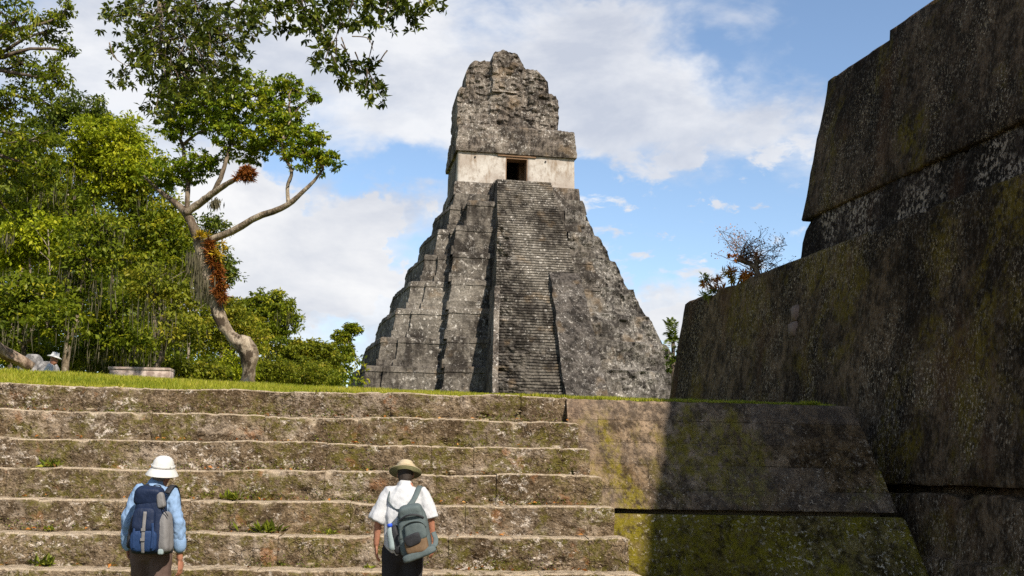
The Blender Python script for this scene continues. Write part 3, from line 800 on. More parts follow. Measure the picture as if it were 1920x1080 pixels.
# frieze with projecting foot, then the roof comb
def frieze_disp(V, N, T):
    q = fbm(V, .8, 4, 41) * .22 + fbm(V, 2.6, 3, 43) * .16
    V = V + N * (q * (.25 + .75 * T) + courses(V, .42, .7, 6) * .10 * (.3 + .7 * T))[:, None]
    V[:, 2] += T ** 3 * fbm(V, 1.1, 3, 45) * .3
    return V
V, F = prism(rect(-7.15, 7.05, -.3, 10.2), rows_between([(Z1 - .16, .3), (Z1 - .15, 0), (Z1 + .25, -.06), (38.55, .25), (38.75, .4)], .22), .22, frieze_disp)
link('frieze', pymesh('frieze', V, F), M['temple_comb'], temple)
def comb(name, prof, z0, yf, yb, seed, amp=.4, lean=.0, mat='temple_comb'):
    """prof: (a, top z) silhouette; front and back carved by noise"""
    a0, a1 = prof[0][0], prof[-1][0]; na = int((a1 - a0) / .17); nz = 32
    rings = []
    pa = [p[0] for p in prof]; pz = [p[1] for p in prof]
    for i in range(na + 1):
        a_ = a0 + (a1 - a0) * i / na; zt = float(np.interp(a_, pa, pz))
        t = np.linspace(0, 1, nz)
        zf = z0 + (zt - z0) * t
        Fp = np.column_stack([np.full(nz, a_), yf + lean * (zf - z0), zf]); Bp = np.column_stack([np.full(nz, a_), yb - lean * .6 * (zf - z0), zf])[::-1]
        rings.append(np.vstack([Fp, Bp]))
    V = np.vstack(rings); m = 2 * nz
    rib = fbm(V * np.array([1, 0, .12]), .75, 3, seed + 5)
    q = fbm(V, .7, 4, seed) * amp + fbm(V, 2.3, 4, seed + 2) * amp * 1.3 + np.tanh(rib * 5) * amp * 1.0 + fbm(V * np.array([.45, .45, 2.6]), 1.0, 3, seed + 17) * .20 + .5 * np.exp(-((V[:, 0] + .9) / 1.5) ** 2 - ((V[:, 2] - 43.0) / 3.0) ** 2) - .55 * np.exp(-((np.abs(V[:, 0] + .9) - 2.3) / .4) ** 2 - ((V[:, 2] - 45.0) / 3.4) ** 2)
    q = q + courses(V, .42, .65, seed) * .15
    front = np.tile(np.concatenate([np.ones(nz), -np.ones(nz)]), na + 1)
    V[:, 1] -= q * front
    V[:, 0] += fbm(V, 1.2, 3, seed + 9) * .20
    V[:, 2] += np.clip((V[:, 2] - z0) / 3, 0, 1) * (fbm(V, 1.4, 3, seed + 11) * .25 + fbm(V, 3.4, 2, seed + 13) * .18)
    F = [(i * m + j, (i + 1) * m + j, (i + 1) * m + (j + 1) % m, i * m + (j + 1) % m) for i in range(na) for j in range(m)]
    F.append(tuple(range(m - 1, -1, -1))[::-1]); F.append(tuple(na * m + j for j in range(m))[::-1])
    return link(name, pymesh(name, V, F), M[mat], temple)
D = 2.5
comb('roof_comb', [(-6.75, 43.7), (-6.5, 44.1), (-5.2, 44.3), (4.4, 44.2), (5.2, 44.1), (5.5, 43.5)], 38.5, 2.6, 9.0, 51, .17, .05)
comb('roof_comb', [(-5.75, 46.4), (-5.5, 47.2), (-4.8, 47.8), (-3.6, 48.0), (-2.8, 48.2), (1.2, 48.1), (1.4, 47.6), (2.5, 47.4), (3.4, 46.8), (4.1, 46.3), (4.35, 44.9)], 43.6, 3.2, 8.2, 61, .18, .05)
comb('roof_comb', [(-2.65, 48.3), (-2.5, 48.9), (-1.4, 49.3), (.2, 49.2), (.75, 48.7), (1.1, 47.8)], 43.9, 2.75, 7.6, 71, .18, .06)
# the steep central stairway (steps of about 5 pixels: one worn mesh)
def sb(z): return -3.8 - .67 * (31.4 - z)
def side(z, left):
    return float(np.interp(z, [0, 8, 25, 31.4], [-5.9, -5.37, -3.4, -2.9])) if left else float(np.interp(z, [0, 8, 25, 31.4], [5.3, 4.9, 4.0, 3.3]))
V = []; F = []; zs = np.arange(31.3, -.1, -.31); nx = 40; rowsN = 0
for k, z in enumerate(zs):
    l_, r_ = side(z, True), side(z, False)
    for (dz, db) in ((0, 0), (-.19, -.02), (-.20, .07), (-.305, .06)):
        for i in range(nx + 1):
            V.append((l_ + (r_ - l_) * i / nx, sb(z) + db, z + dz))
        rowsN += 1
V = np.array(V); m = nx + 1
er = fbm(V, .55, 4, 91); ef = fbm(V, 1.9, 3, 93)
hole = sstep(.12, .45, fbm(V, .32, 3, 97))
V[:, 1] += er * .22 + ef * .07 + hole * .34 * ef + sstep(-1.6, -3.6, V[:, 0]) * ef * .3
V[:, 2] += ef * .06 * (.4 + 2 * hole) + er * .10
F = [(j * m + i, (j + 1) * m + i, (j + 1) * m + i + 1, j * m + i + 1) for j in range(rowsN - 1) for i in range(nx)]
# side cheeks back to the body
k0 = len(V); Lb = V[[j * m for j in range(rowsN)]].copy(); Rb = V[[j * m + nx for j in range(rowsN)]].copy(); Lb[:, 1] += 6; Rb[:, 1] += 6
V = np.vstack([V, Lb, Rb])
F += [(j * m, k0 + j, k0 + j + 1, (j + 1) * m) for j in range(rowsN - 1)]
F += [(j * m + nx, (j + 1) * m + nx, k0 + rowsN + j + 1, k0 + rowsN + j) for j in range(rowsN - 1)]
o = link('stairway', pymesh('stairway', V, F), M['temple'], temple); o['kind'] = 'stuff'
# raised eroded balustrade at the right of the stairway, thin wall at its left
def strip(name, al, ar, ztop, lift, seed, amp, mat, zbot=-.2):
    zs = np.arange(ztop, zbot, -.3); nx = 14; V = []
    for j, z in enumerate(zs):
        x0, x1 = al(z), ar(z)
        ln = lift * min(1, (ztop - z) / 1.5 + .3)
        prof = [(0, 3.0), (.0, .1)] + [(i / nx, -ln) for i in range(nx + 1)] + [(1, .1), (1, 4.0)]
        for u, d in prof: V.append((x0 + (x1 - x0) * u, sb(z) + d, z))
    m = nx + 5; V = np.array(V)
    q = fbm(V, .8, 4, seed) * amp + fbm(V, 2.6, 3, seed + 4) * amp * .7
    V[:, 1] += q; V[:, 0] += fbm(V, .9, 3, seed + 8) * amp * .5
    F = [(j * m + i, (j + 1) * m + i, (j + 1) * m + i + 1, j * m + i + 1) for j in range(len(zs) - 1) for i in range(m - 1)]
    F.append(tuple(range(m)))
    return link(name, pymesh(name, V, F), M[mat], temple)
strip('balustrade', lambda z: 1.45 - .027 * (20 - z), lambda z: side(z, False) + .25, 19.5, .75, 101, .30, 'temple_rubble')
strip('balustrade', lambda z: side(z, True) - .15, lambda z: side(z, True) + .40, 17.5, .30, 111, .14, 'temple_comb')
# mantle of fallen rubble over the right-hand terraces
na, nz = 90, 110; V = []
for j in range(nz + 1):
    z = -.3 + 28.2 * j / nz
    for i in range(na + 1):
        u = i / na
        wz = 14.87 - 1.47 * ((z / 3.15) - 3.5) ; fz = 4.5 + 1.4 * (8.5 - z / 3.15)
        # from behind the stairs, along the front, round the corner
        x0 = 4.6; Lf = wz + .15 - x0; Ls = 9.0; s = u * (Lf + Ls)
        saw = (z / 3.15) % 1.0
        if s < Lf:
            x = x0 + s; y = -fz - 1.15 * (1 - sstep(.55, .95, s / Lf)) + .1
        else:
            x = wz + .15; y = -fz + (s - Lf)
        V.append((x, y, z))
V = np.array(V); saw = (V[:, 2] / 3.15) % 1.0
q = fbm(V, .28, 4, 121) * .8 + fbm(V, 1.1, 4, 123) * .45 + fbm(V, 3.0, 3, 125) * .2 + (saw - .5) * 1.7 * (.6 + .5 * fbm(V, .2, 2, 129))
q = q + courses(V, .55, .9, 8) * .16
uu = np.tile(np.linspace(0, 1, na + 1), nz + 1)
frontw = 1 - sstep(.58, .70, uu)
V[:, 1] -= (q - .25) * frontw; V[:, 0] += (q * .6 - .25) * (1 - frontw)
m = na + 1; F = [(j * m + i, j * m + i + 1, (j + 1) * m + i + 1, (j + 1) * m + i) for j in range(nz) for i in range(na)]
link('rubble_slope', pymesh('rubble_slope', V, F), M['temple_pale'], temple)
# ------------------------------------------------------------------ vegetation
class Leaves:
    def __init__(s): s.V = []; s.T = []
    def add(s, P, D, L, W, up=(0, 0, 1), tone=None, rng=rng, fold=.18):
        """rhombic leaves: centres P, axes D, lengths L, widths W"""
        P = np.asarray(P, float); n = len(P)
        if n == 0: return
        D = D / (np.linalg.norm(D, axis=1, keepdims=True) + 1e-9)
        U = np.asarray(up, float) + rng.normal(0, .55, (n, 3))
        S = np.cross(D, U); S /= (np.linalg.norm(S, axis=1, keepdims=True) + 1e-9)
        N = np.cross(S, D)
        L = np.broadcast_to(L, n)[:, None]; W = np.broadcast_to(W, n)[:, None]
        b = P - D * L * .5; t = P + D * L * .5 - N * L * .12
        l = P + S * W * .5 + N * W * fold; r = P - S * W * .5 + N * W * fold
        s.V.append(np.stack([b, r, t, l], 1).reshape(-1, 3))
        s.T.append(np.clip(rng.normal(.45, .22, n) if tone is None else tone, 0, 1))
    def mesh(s, name):
        V = np.vstack(s.V); return npmesh(name, V, np.arange(len(V)).reshape(-1, 4), np.concatenate(s.T))

def fill(lv, c, r, n, leaf, clump=.5, per=26, tone0=.45, droop=.25, seed=None, shell=2.4):
    """leaf clumps spread through an ellipsoid, uneven and with gaps"""
    c = np.array(c, float); r = np.array(r, float)
    m = max(3, int(n / per))
    d = rng.normal(0, 1, (m, 3)); d /= np.linalg.norm(d, axis=1, keepdims=True)
    rad = rng.random(m) ** (1 / shell)
    C = c + d * rad[:, None] * r
    C += rng.normal(0, .12, (m, 3)) * r
    sz = clump * rng.uniform(.55, 1.25, m)
    idx = np.repeat(np.arange(m), per); k = len(idx)
    off = rng.normal(0, 1, (k, 3)); off /= np.linalg.norm(off, axis=1, keepdims=True) + 1e-9
    off *= (rng.random(k) ** .5)[:, None]
    P = C[idx] + off * sz[idx][:, None] * np.array([1, 1, .55])
    D = off + rng.normal(0, .5, (k, 3)) + np.array([0, 0, -droop])
    ctone = rng.normal(0, .19, m)
    lv.add(P, D, leaf * rng.uniform(.65, 1.25, k), leaf * rng.uniform(.34, .55, k), tone=tone0 + ctone[idx] + rng.normal(0, .13, k))
    return C, sz

def limb(mb, p0, p1, r0, r1, sag=.0, seed=0, n=7, seg=6):
    rr = random.Random(seed); p0 = Vector(p0); p1 = Vector(p1); L = (p1 - p0).length
    path = []; rad = []
    o1 = Vector((rr.uniform(-1, 1), rr.uniform(-1, 1), rr.uniform(-.4, .8))) * L * .12
    for i in range(seg + 1):
        t = i / seg
        p = p0.lerp(p1, t) + o1 * math.sin(t * math.pi) + Vector((rr.uniform(-1, 1), rr.uniform(-1, 1), rr.uniform(-1, 1))) * L * .018
        p.z += sag * math.sin(t * math.pi) * L
        path.append(p); rad.append(r0 + (r1 - r0) * t)
    mb.tube(path, rad, n, rough=.12, seed=seed)
    return path

def pxr(r, Y): return r * Y / 2000.0
def moss_strands(name, spots, mat, parent):
    """hanging grey moss: thin tapering strips"""
    lv = Leaves()
    for p, h, k in spots:
        n = k * 3; base = np.array(p) + rng.normal(0, 1, (n, 3)) * np.array([.22, .22, .08]) * h
        L = h * .8 * rng.uniform(.25, 1.0, n)
        P = base.copy(); P[:, 2] -= L / 2
        lv.add(P, np.tile([[0, 0, -1.]], (n, 1)) + rng.normal(0, .05, (n, 3)), L, .035 * rng.uniform(.5, 1, n), up=(0, -1, .2), tone=rng.normal(.5, .2, n))
    o = link(name, lv.mesh(name), mat, parent); o['kind'] = 'stuff'; return o

def jungle_tree(name, label, group, px, py_base, Y, blobs, mat, leaf, dens, barkm='bark', trunk_r=.22, clump=.55, tone0=.45, moss=0, droop=.25, seed=0, cat='tree'):
    """blobs: px, py, rx, ry(pixels), depth factor; the crown stands at distance Y round its trunk"""
    gz = float(lawn_h(0, Y - 15)) - .1
    b = at(px, py_base, Y); base = Vector((b.x, Y, gz))
    root = empty(name, base, 0, label, cat, group)
    lv = Leaves(); tb = MB(); hub = None
    cs = []
    for i, (cx, cy, rx, ry) in enumerate(blobs):
        c = at(cx, cy, Y + rng.uniform(-1, 1) * pxr(rx, Y) * .5)
        r = (pxr(rx, Y), pxr(rx, Y) * .9, pxr(ry, Y))
        vol = r[0] * r[1] * r[2]
        n = int(dens * (vol ** .72)) + 200
        C, sz = fill(lv, c - base, r, n, leaf, clump, 24, tone0, droop)
        cs.append((c - base, r, C))
    # trunk to the lowest blob, limbs to every blob, twigs to some of their clumps
    low = min(cs, key=lambda q: q[0].z)[0]; topb = max(cs, key=lambda q: q[0].z)[0]
    h = max(1.2, min(low.z * .8, topb.z * .6)); fork = Vector((low.x * .35, low.y * .3, h))
    limb(tb, (0, 0, -.3), fork, trunk_r, trunk_r * .7, 0, seed, 9, 8)
    for i, (c, r, C) in enumerate(cs):
        limb(tb, fork, c, trunk_r * .55, trunk_r * .18, 0, seed + i + 1, 7)
        for j in range(0, len(C), max(1, len(C) // 9)):
            limb(tb, c, C[j], trunk_r * .16, trunk_r * .05, 0, seed * 7 + i * 31 + j, 5, 4)
    link('trunk', tb.mesh('trunk'), M[barkm if seed != 109 else 'bark_dark'], root, True)
    link('crown', lv.mesh('crown'), M[mat], root)
    if moss:
        sp = []
        for c, r, C in cs:
            for j in rng.integers(0, len(C), moss):
                sp.append((C[j] + np.array([0, -.2, -.2]), rng.uniform(.8, 2.0), 9))
        moss_strands('hanging_moss', sp, M['moss_hang'], root)
    return root

GJ = 'rainforest trees at the edge of the plaza'
JT = [
 # name, label, px, Y, blobs, mat, leaf, dens, tone, moss
 ('broadleaf_tree', 'yellow-green crown lit by sun, highest bright crown left of the leaning tree', 190, 44, [(205, 262, 85, 42), (170, 300, 55, 40), (250, 310, 60, 40), (215, 350, 70, 35)], 'leaf_yellow', .20, 2300, .50, 1, 'bark'),
 ('broadleaf_tree', 'dark tall crown at the left edge with grey hanging moss', 40, 43, [(40, 300, 80, 70), (20, 390, 60, 60), (90, 360, 50, 55)], 'leaf_mid', .19, 1900, .40, 3, 'bark'),
 ('broadleaf_tree', 'yellow-green round crown at the left edge below the dark mossy one', 70, 38, [(70, 440, 70, 42), (20, 470, 50, 45), (105, 480, 45, 45)], 'leaf_yellow', .20, 2200, .42, 1, 'bark'),
 ('broadleaf_tree', 'dark small-leaved crown on the skyline left of the leaning tree', 140, 52, [(150, 205, 55, 32), (105, 235, 45, 40), (190, 225, 30, 22)], 'leaf_dark', .20, 1700, .42, 2, 'bark_dark'),
 ('broadleaf_tree', 'tall straight brown trunk under a mid green crown in the forest edge', 148, 34, [(160, 480, 62, 50), (130, 540, 60, 45), (190, 430, 45, 45)], 'leaf_mid', .18, 2000, .45, 3, 'bark'),
 ('broadleaf_tree', 'mid green crown behind the leaning trunk, wide and hung with moss', 270, 44, [(265, 400, 60, 60), (310, 430, 60, 55), (240, 460, 60, 50), (300, 500, 70, 50)], 'leaf_mid', .20, 2100, .50, 3, 'bark'),
 ('broadleaf_tree', 'dark green crown just right of the leaning trunk', 405, 50, [(398, 425, 32, 30), (425, 500, 24, 38), (380, 470, 30, 40)], 'leaf_dark', .20, 1800, .50, 0, 'bark'),
 ('broadleaf_tree', 'dull green low crown in the shaded forest edge at left', 60, 32, [(50, 560, 75, 50), (110, 600, 60, 45), (10, 610, 50, 50)], 'leaf_mid', .19, 1700, .38, 2, 'bark_dark'),
 ('broadleaf_tree', 'olive crown with pale forked stems beside the altar stone', 285, 33, [(330, 560, 55, 45), (280, 530, 45, 40), (340, 620, 50, 40)], 'leaf_olive', .17, 1700, .48, 2, 'bark_pale'),
 ('broadleaf_tree', 'mid green crown low between straight trunk and altar', 215, 37, [(215, 580, 65, 55), (250, 640, 60, 40), (180, 640, 50, 40)], 'leaf_mid', .19, 1700, .38, 2, 'bark_dark'),
 ('broadleaf_tree', 'yellow-olive crown right behind the foot of the leaning tree', 420, 46, [(430, 590, 45, 40), (390, 620, 45, 45), (455, 640, 50, 35)], 'leaf_olive', .19, 1900, .58, 0, 'bark'),
 ('broadleaf_tree', 'dark domed tree standing alone against the clouds left of the temple', 500, 62, [(505, 575, 42, 32), (535, 595, 30, 32), (470, 590, 38, 35), (500, 630, 50, 28)], 'leaf_mid', .24, 1900, .44, 1, 'bark'),
 ('broadleaf_tree', 'olive green rounded tree low against the sky beside the temple', 600, 72, [(580, 662, 46, 26), (608, 666, 34, 24), (550, 665, 40, 28), (590, 692, 50, 22)], 'leaf_olive', .26, 2000, .46, 0, 'bark'),
 ('broadleaf_tree', 'small tree crown peeping over the dark left flank of the temple', 645, 108, [(660, 618, 18, 12), (640, 634, 20, 14), (646, 662, 22, 20)], 'leaf_mid', .32, 1700, .48, 0, 'bark'),
 ('broadleaf_tree', 'mid green tree filling the gap at the far left forest edge', -30, 46, [(-20, 480, 60, 70), (-40, 600, 60, 60), (-10, 380, 50, 60)], 'leaf_mid', .20, 1500, .40, 1, 'bark'),
]
for i, (nm, lb, px, Y, bl, mt, lf, dn, tn, ms, bk) in enumerate(JT):
    jungle_tree(nm, lb, GJ, px, 700, Y, bl, mt, lf, dn * 1.08, bk, .15 if i == 4 else .09 + .015 * (i % 3), .43, tn + .05, ms, .25, i * 13 + 5)
# low shrubs along the forest foot
SH = [(330, 36, 690, 38, 22, 'leaf_olive', 'olive shrub behind the altar stone, right of its end'), (385, 37, 690, 40, 24, 'leaf_olive', 'olive shrub between altar stone and leaning trunk'),
      (440, 46, 685, 40, 26, 'leaf_yellow', 'bright shrub touching the foot of the leaning tree'), (510, 50, 690, 45, 28, 'leaf_olive', 'olive shrub just right of the leaning tree foot'),
      (570, 56, 697, 48, 24, 'leaf_olive', 'olive shrub below the domed dark tree'), (605, 64, 704, 40, 18, 'leaf_mid', 'green shrub below the rounded olive tree'),
      (110, 37, 665, 40, 26, 'leaf_mid', 'green shrub behind the seated visitor'), (180, 39, 668, 42, 26, 'leaf_dark', 'dark shrub between straight trunk and altar stone'), (240, 39, 672, 40, 24, 'leaf_dark', 'dark shrub behind the left end of the altar'),
      (40, 36, 650, 45, 30, 'leaf_mid', 'green shrub behind the fallen log')]
for i, (px, Y, py, rx, ry, mt, lb) in enumerate(SH):
    jungle_tree('shrub', lb, 'shrubs along the forest foot', px, 700, Y, [(px, py, rx, ry), (px - rx * .5, py + 10, rx * .6, ry * .7), (px + rx * .5, py + 12, rx * .6, ry * .6)], mt, .15, 2300, 'bark_dark', .06, .35, .46, 0, .15, 900 + i * 11, 'shrub')
# the forest behind, one dark mass
lv = Leaves()
for i in range(60):
    px = rng.uniform(-160, 425); top_ = np.interp(px, [-160, 100, 250, 340, 425], [330, 300, 340, 420, 560])
    py = rng.uniform(top_ + 30, 715); Y = rng.uniform(50, 68)
    c = at(px, py, Y); fill(lv, c, (2.4, 2.0, 1.9), 1500, .30, .9, 22, .40, .25)
for i in range(16):
    px = rng.uniform(420, 625); py = rng.uniform(685, 730); Y = rng.uniform(75, 95)
    fill(lv, at(px, py, Y), (3, 2.4, 1.2), 900, .4, .9, 22, .45, .25)
tag(link('forest', lv.mesh('forest'), M['leaf_mid']), 'deep shaded rainforest behind the first trees', 'forest', None, 'stuff')
# thin pale stems and lianas in the forest edge
GS = 'pale saplings in front of the forest'
for i, (pts, r, lb) in enumerate([
    ([(283, 692), (292, 640), (308, 600), (318, 575), (322, 540)], .05, 'pale leaning sapling behind the altar stone, the thicker of two'),
    ([(276, 690), (290, 650), (303, 590), (300, 560), (312, 520)], .035, 'pale thin sapling crossing the thicker one behind the altar'),
    ([(355, 640), (357, 600), (362, 560)], .05, 'pale thin upright stem left of the leaning trunk'),
    ([(90, 690), (88, 600), (93, 520), (90, 430)], .04, 'thin pale liana stem right of the fallen log')]):
    Y = 37.0
    P = spline([tuple(at(x, y, Y)) for x, y in pts], 14); gz = float(lawn_h(0, Y - 15))
    root = empty('sapling', (P[0][0], P[0][1], gz - .1), 0, lb, 'sapling', GS)
    loc = P - np.array(root.location); mb = MB(); mb.tube([(loc[0][0], loc[0][1], -.2)] + [tuple(p) for p in loc], [r] + list(np.linspace(r, r * .4, len(loc))), 6)
    link('stem', mb.mesh('stem'), M['bark_pale'], root, True)
    mb = MB()
    for j in range(7):
        p = Vector(loc[6 + j]); q = p + Vector((random.Random(i * 9 + j).uniform(-.8, .8), .1, random.Random(i * 5 + j).uniform(.2, .9)))
        limb(mb, p, q, r * .4, r * .12, 0, i * 20 + j, 4, 4)
    link('twigs', mb.mesh('twigs'), M['bark_pale'], root, True)['kind'] = 'stuff'

# ------------------------------------------------------------------ the leaning tree with bromeliads
TY = 24.0
def tp(pts, Yoff=0.0): return [tuple(at(x, y, TY + Yoff)) for x, y in pts]
lb_ = at(462, 712, TY)
lean = empty('leaning_tree', (lb_.x, TY, float(lawn_h(-2, TY - 15.3)) - .05), 0, 'leaning pale-barked tree with crooked trunk and rusty bromeliads, between forest and temple', 'tree')
L0 = np.array(lean.location)
def tl(path_px, radii, n=14, seed=0, yo=None, sides=11):
    P = spline([tuple(at(x, y, TY + (yo[i] if yo else 0))) for i, (x, y) in enumerate(path_px)], n) - L0
    Rr = np.interp(np.linspace(0, 1, n), np.linspace(0, 1, len(radii)), radii)
    return P, Rr
tb = MB()
P, Rr = tl([(460, 740), (462, 712), (464, 690), (466, 665), (455, 648), (432, 628), (412, 595), (400, 555), (392, 520), (383, 485), (373, 455)], [.21, .185, .16, .21, .20, .155, .155, .155, .165, .155, .14], 80)
tb.tube([tuple(p) for p in P], list(Rr), 24)
TV = np.array(tb.V); axis = np.repeat(P, 24, 0); rad = TV - axis; rn = rad / (np.linalg.norm(rad, axis=1, keepdims=True) + 1e-9)
TV = TV + rn * (fbm(TV * np.array([1, 1, .45]), 3.2, 4, 5) * .075 + fbm(TV * np.array([1, 1, .5]), 12, 3, 8) * .022 - .10 * np.exp(-((TV[:, 2] - .62) / .22) ** 2) * np.clip(-rn[:, 0] * .7 - rn[:, 1] * .5, 0, 1))[:, None]
tb.V = [tuple(v) for v in TV]
link('trunk', tb.mesh('trunk'), M['bark_pale'], lean, True)
limbs = [
 ([(374, 458), (362, 425), (348, 398), (325, 378), (295, 355), (270, 330)], [.15, .14, .12, .09, .06, .03], [0, 0, .1, .3, .6, .8]),
 ([(348, 400), (372, 383), (400, 362), (425, 345), (446, 334)], [.12, .11, .10, .08, .06], [0, -.1, -.3, -.5, -.7]),
 ([(400, 362), (415, 330), (424, 300), (432, 268), (428, 240), (440, 200)], [.08, .07, .06, .05, .04, .02], [-.3, -.4, -.4, -.3, -.2, 0]),
 ([(350, 398), (352, 340), (345, 290), (338, 262), (310, 235)], [.08, .07, .06, .05, .02], [.1, .4, .7, .8, 1]),
 ([(345, 270), (370, 250), (392, 243), (420, 225)], [.05, .045, .035, .02], [.7, .6, .5, .4]),
 ([(372, 460), (405, 446), (440, 432), (480, 408), (520, 394), (545, 380), (565, 362), (588, 340), (605, 318)], [.12, .115, .105, .10, .095, .085, .065, .05, .03], [0, -.2, -.4, -.6, -.8, -.9, -1, -1.1, -1.2]),
 ([(541, 382), (539, 350), (547, 322), (533, 292), (530, 262), (545, 225)], [.06, .055, .05, .04, .03, .02], [-.9, -.9, -1, -1, -.9, -.7]),
]
for i, (pp, rr_, yo) in enumerate(limbs):
    P, Rr = tl(pp, [q * .78 for q in rr_], 18, yo=yo); mb = MB(); mb.tube([tuple(p) for p in P], list(Rr), 8, rough=.10, seed=i + 30)
    link('limb', mb.mesh('limb'), M['bark_pale'] if i in (1, 5, 6) else M['bark'], lean, True)
lv = Leaves(); tw = MB()
LBL = [(610, 300, 30, 24, -1.2), (570, 290, 42, 30, -1), (540, 255, 50, 34, -.8), (590, 265, 24, 16, -1), (520, 215, 60, 40, -.5), (545, 165, 34, 26, -.3), (585, 182, 20, 9, -.5),
       (480, 180, 55, 45, -.2), (430, 215, 60, 40, 0), (380, 200, 60, 45, .3), (340, 240, 55, 35, .6), (300, 330, 50, 30, .7), (350, 320, 46, 34, .3), (440, 255, 46, 34, -.3), (330, 180, 50, 45, .6),
       (470, 285, 34, 26, -.4), (500, 262, 40, 26, -.6), (395, 300, 34, 24, 0), (410, 160, 60, 40, .2)]
for i, (cx, cy, rx, ry, yo) in enumerate(LBL):
    c = at(cx, cy, TY + yo); r = (pxr(rx, TY), pxr(rx, TY) * .9, pxr(ry, TY))
    n = int(1050 * (rx * ry / 1500.0) ** .9) + 120
    C, sz = fill(lv, np.array(c) - L0, r, n, .115, .14, 20, .64 if cx > 450 else .52, .15)
    near = min(limbs, key=lambda q: min((x - cx) ** 2 + (y - cy) ** 2 for x, y in q[0][2:]))
    j = min(range(2, len(near[0])), key=lambda k: (near[0][k][0] - cx) ** 2 + (near[0][k][1] - cy) ** 2)
    src = np.array(at(*near[0][j], TY + near[2][j])) - L0
    cc = Vector(np.array(c) - L0)
    limb(tw, src, cc, .03, .014, 0, i + 60, 5, 6)
    for k in range(0, len(C), max(1, len(C) // 10)):
        limb(tw, cc, C[k], .012, .005, 0, i * 40 + k, 4, 4)
link('crown', lv.mesh('crown'), M['leaf_lean'], lean)
link('twigs', tw.mesh('twigs'), M['bark'], lean, True)['kind'] = 'stuff'

def spiky(lv, c, n, L, W, dirs=(0, -.3, .4), spread=1.0, tone=.5):
    c = np.array(c, float); D = rng.normal(0, spread, (n, 3)) + np.array(dirs)
    D /= np.linalg.norm(D, axis=1, keepdims=True)
    ln = L * rng.uniform(.6, 1.1, n)
    lv.add(c + D * ln[:, None] * .5, D, ln, W * rng.uniform(.7, 1.2, n), up=(0, -.4, .6), tone=rng.normal(tone, .22, n), fold=.05)
def bromeliad(name, label, tufts, mat, parent_loc, group=None):
    lv = Leaves(); base = np.array(parent_loc)
    for (p, n, L, W, d) in tufts: spiky(lv, np.array(p) - base, n, L, W, d)
    o = link(name, lv.mesh(name), mat); o.location = parent_loc
    return tag(o, label, 'bromeliad', group)
GB = 'bromeliads on the leaning tree'
tf = []
for t in np.linspace(0, 1, 26):
    x = np.interp(t, [0, .4, 1], [388, 405, 415]) + rng.normal(0, 3); y = 455 + 105 * t
    tf.append((at(x, y, TY - .22), 46, .22, .026, (.5, -.6, .15 - .5 * t)))
bromeliad('bromeliad', 'rusty orange mat of spiky bromeliads down the right side of the leaning trunk', tf, M['brom'], at(402, 520, TY - .1), GB)
bromeliad('bromeliad', 'yellow bromeliad tuft beside the fork of the leaning tree', [(at(412 + rng.normal(0, 5), 474 + rng.normal(0, 6), TY - .3), 22, .20, .028, (.4, -.5, .3)) for _ in range(5)], M['brom_yellow'], at(412, 478, TY - .2), GB)
bromeliad('bromeliad', 'small orange and yellow tuft right in the fork', [(at(378 + rng.normal(0, 6), 442 + rng.normal(0, 5), TY - .25), 22, .20, .025, (.2, -.5, .6)) for _ in range(5)], M['brom_yellow'], at(378, 448, TY - .2), GB)
bromeliad('bromeliad', 'round rusty red bromeliad ball at the end of the broken bough', [(at(462 + rng.normal(0, 7), 326 + rng.normal(0, 5.5), TY - .75 + rng.normal(0, .07)), 70, .17, .026, (.3, -.1, .2)) for _ in range(16)], M['brom'], at(462, 330, TY - .7), GB)
bromeliad('bromeliad', 'small brown bromeliad clump on the thin upright branch', [(at(531 + rng.normal(0, 2), 292 + rng.normal(0, 3), TY - 1.05), 24, .11, .016, (0, -.2, .3)) for _ in range(4)], M['brom'], at(531, 294, TY - 1.0), GB)
# grey-brown beard of dead epiphytes along the trunk's shaded side
sp = [(np.array(at(np.interp(t, [0, 1], [366, 384]), 470 + 75 * t, TY - .12)) - L0, .55, 14) for t in np.linspace(0, 1, 9)]
moss_strands('hanging_moss', sp, M['moss_hang'], lean)
moss_strands('dead_fronds', [(np.array(at(400 + rng.uniform(-8, 8), 372 + rng.uniform(-4, 10), TY - .35)) - L0, .25, 16) for _ in range(3)], M['moss_hang'], lean)

# ------------------------------------------------------------------ near trees whose boughs hang into the frame
def rosettes(lv, C, k, L, W, tone=.42, spread=.9):
    C = np.asarray(C, float); n = len(C); idx = np.repeat(np.arange(n), k)
    ax = rng.normal(0, 1, (n, 3)) + np.array([.2, -.4, -.25]); ax /= np.linalg.norm(ax, axis=1, keepdims=True)
    D = rng.normal(0, spread, (n * k, 3)) + ax[idx] * .9; D /= np.linalg.norm(D, axis=1, keepdims=True)
    ln = L * rng.uniform(.65, 1.15, n * k)
    ct = rng.normal(0, .12, n)
    lv.add(C[idx] + D * ln[:, None] * .6, D, ln, W * rng.uniform(.75, 1.2, n * k), tone=np.clip(tone + ct[idx] + rng.normal(0, .17, n * k), 0, 1))
over = empty('overhanging_tree', (-14.5, 17.5, float(lawn_h(-11, 3)) - .1), 0, 'near tree outside the frame whose glossy leafy boughs hang in from the top', 'tree')
O0 = np.array(over.location)
OY = 11.5
tb = MB()
hub1 = at(300, -70, 18.5); hub2 = at(560, -120, 17.0); hub3 = at(780, -60, 17)
trunk_top = Vector((-13.2, 17.8, 10.0))
tb.tube([tuple(Vector(p) - Vector(O0)) for p in ((-14.5, 17.5, 2.6), (-14.4, 17.4, 4.5), (-14.0, 17.6, 7), trunk_top)], [.42, .36, .30, .24], 12, rough=.08, seed=5)
limb(tb, trunk_top - Vector(O0), hub1 - Vector(O0), .20, .08, .03, 3, 8, 10)
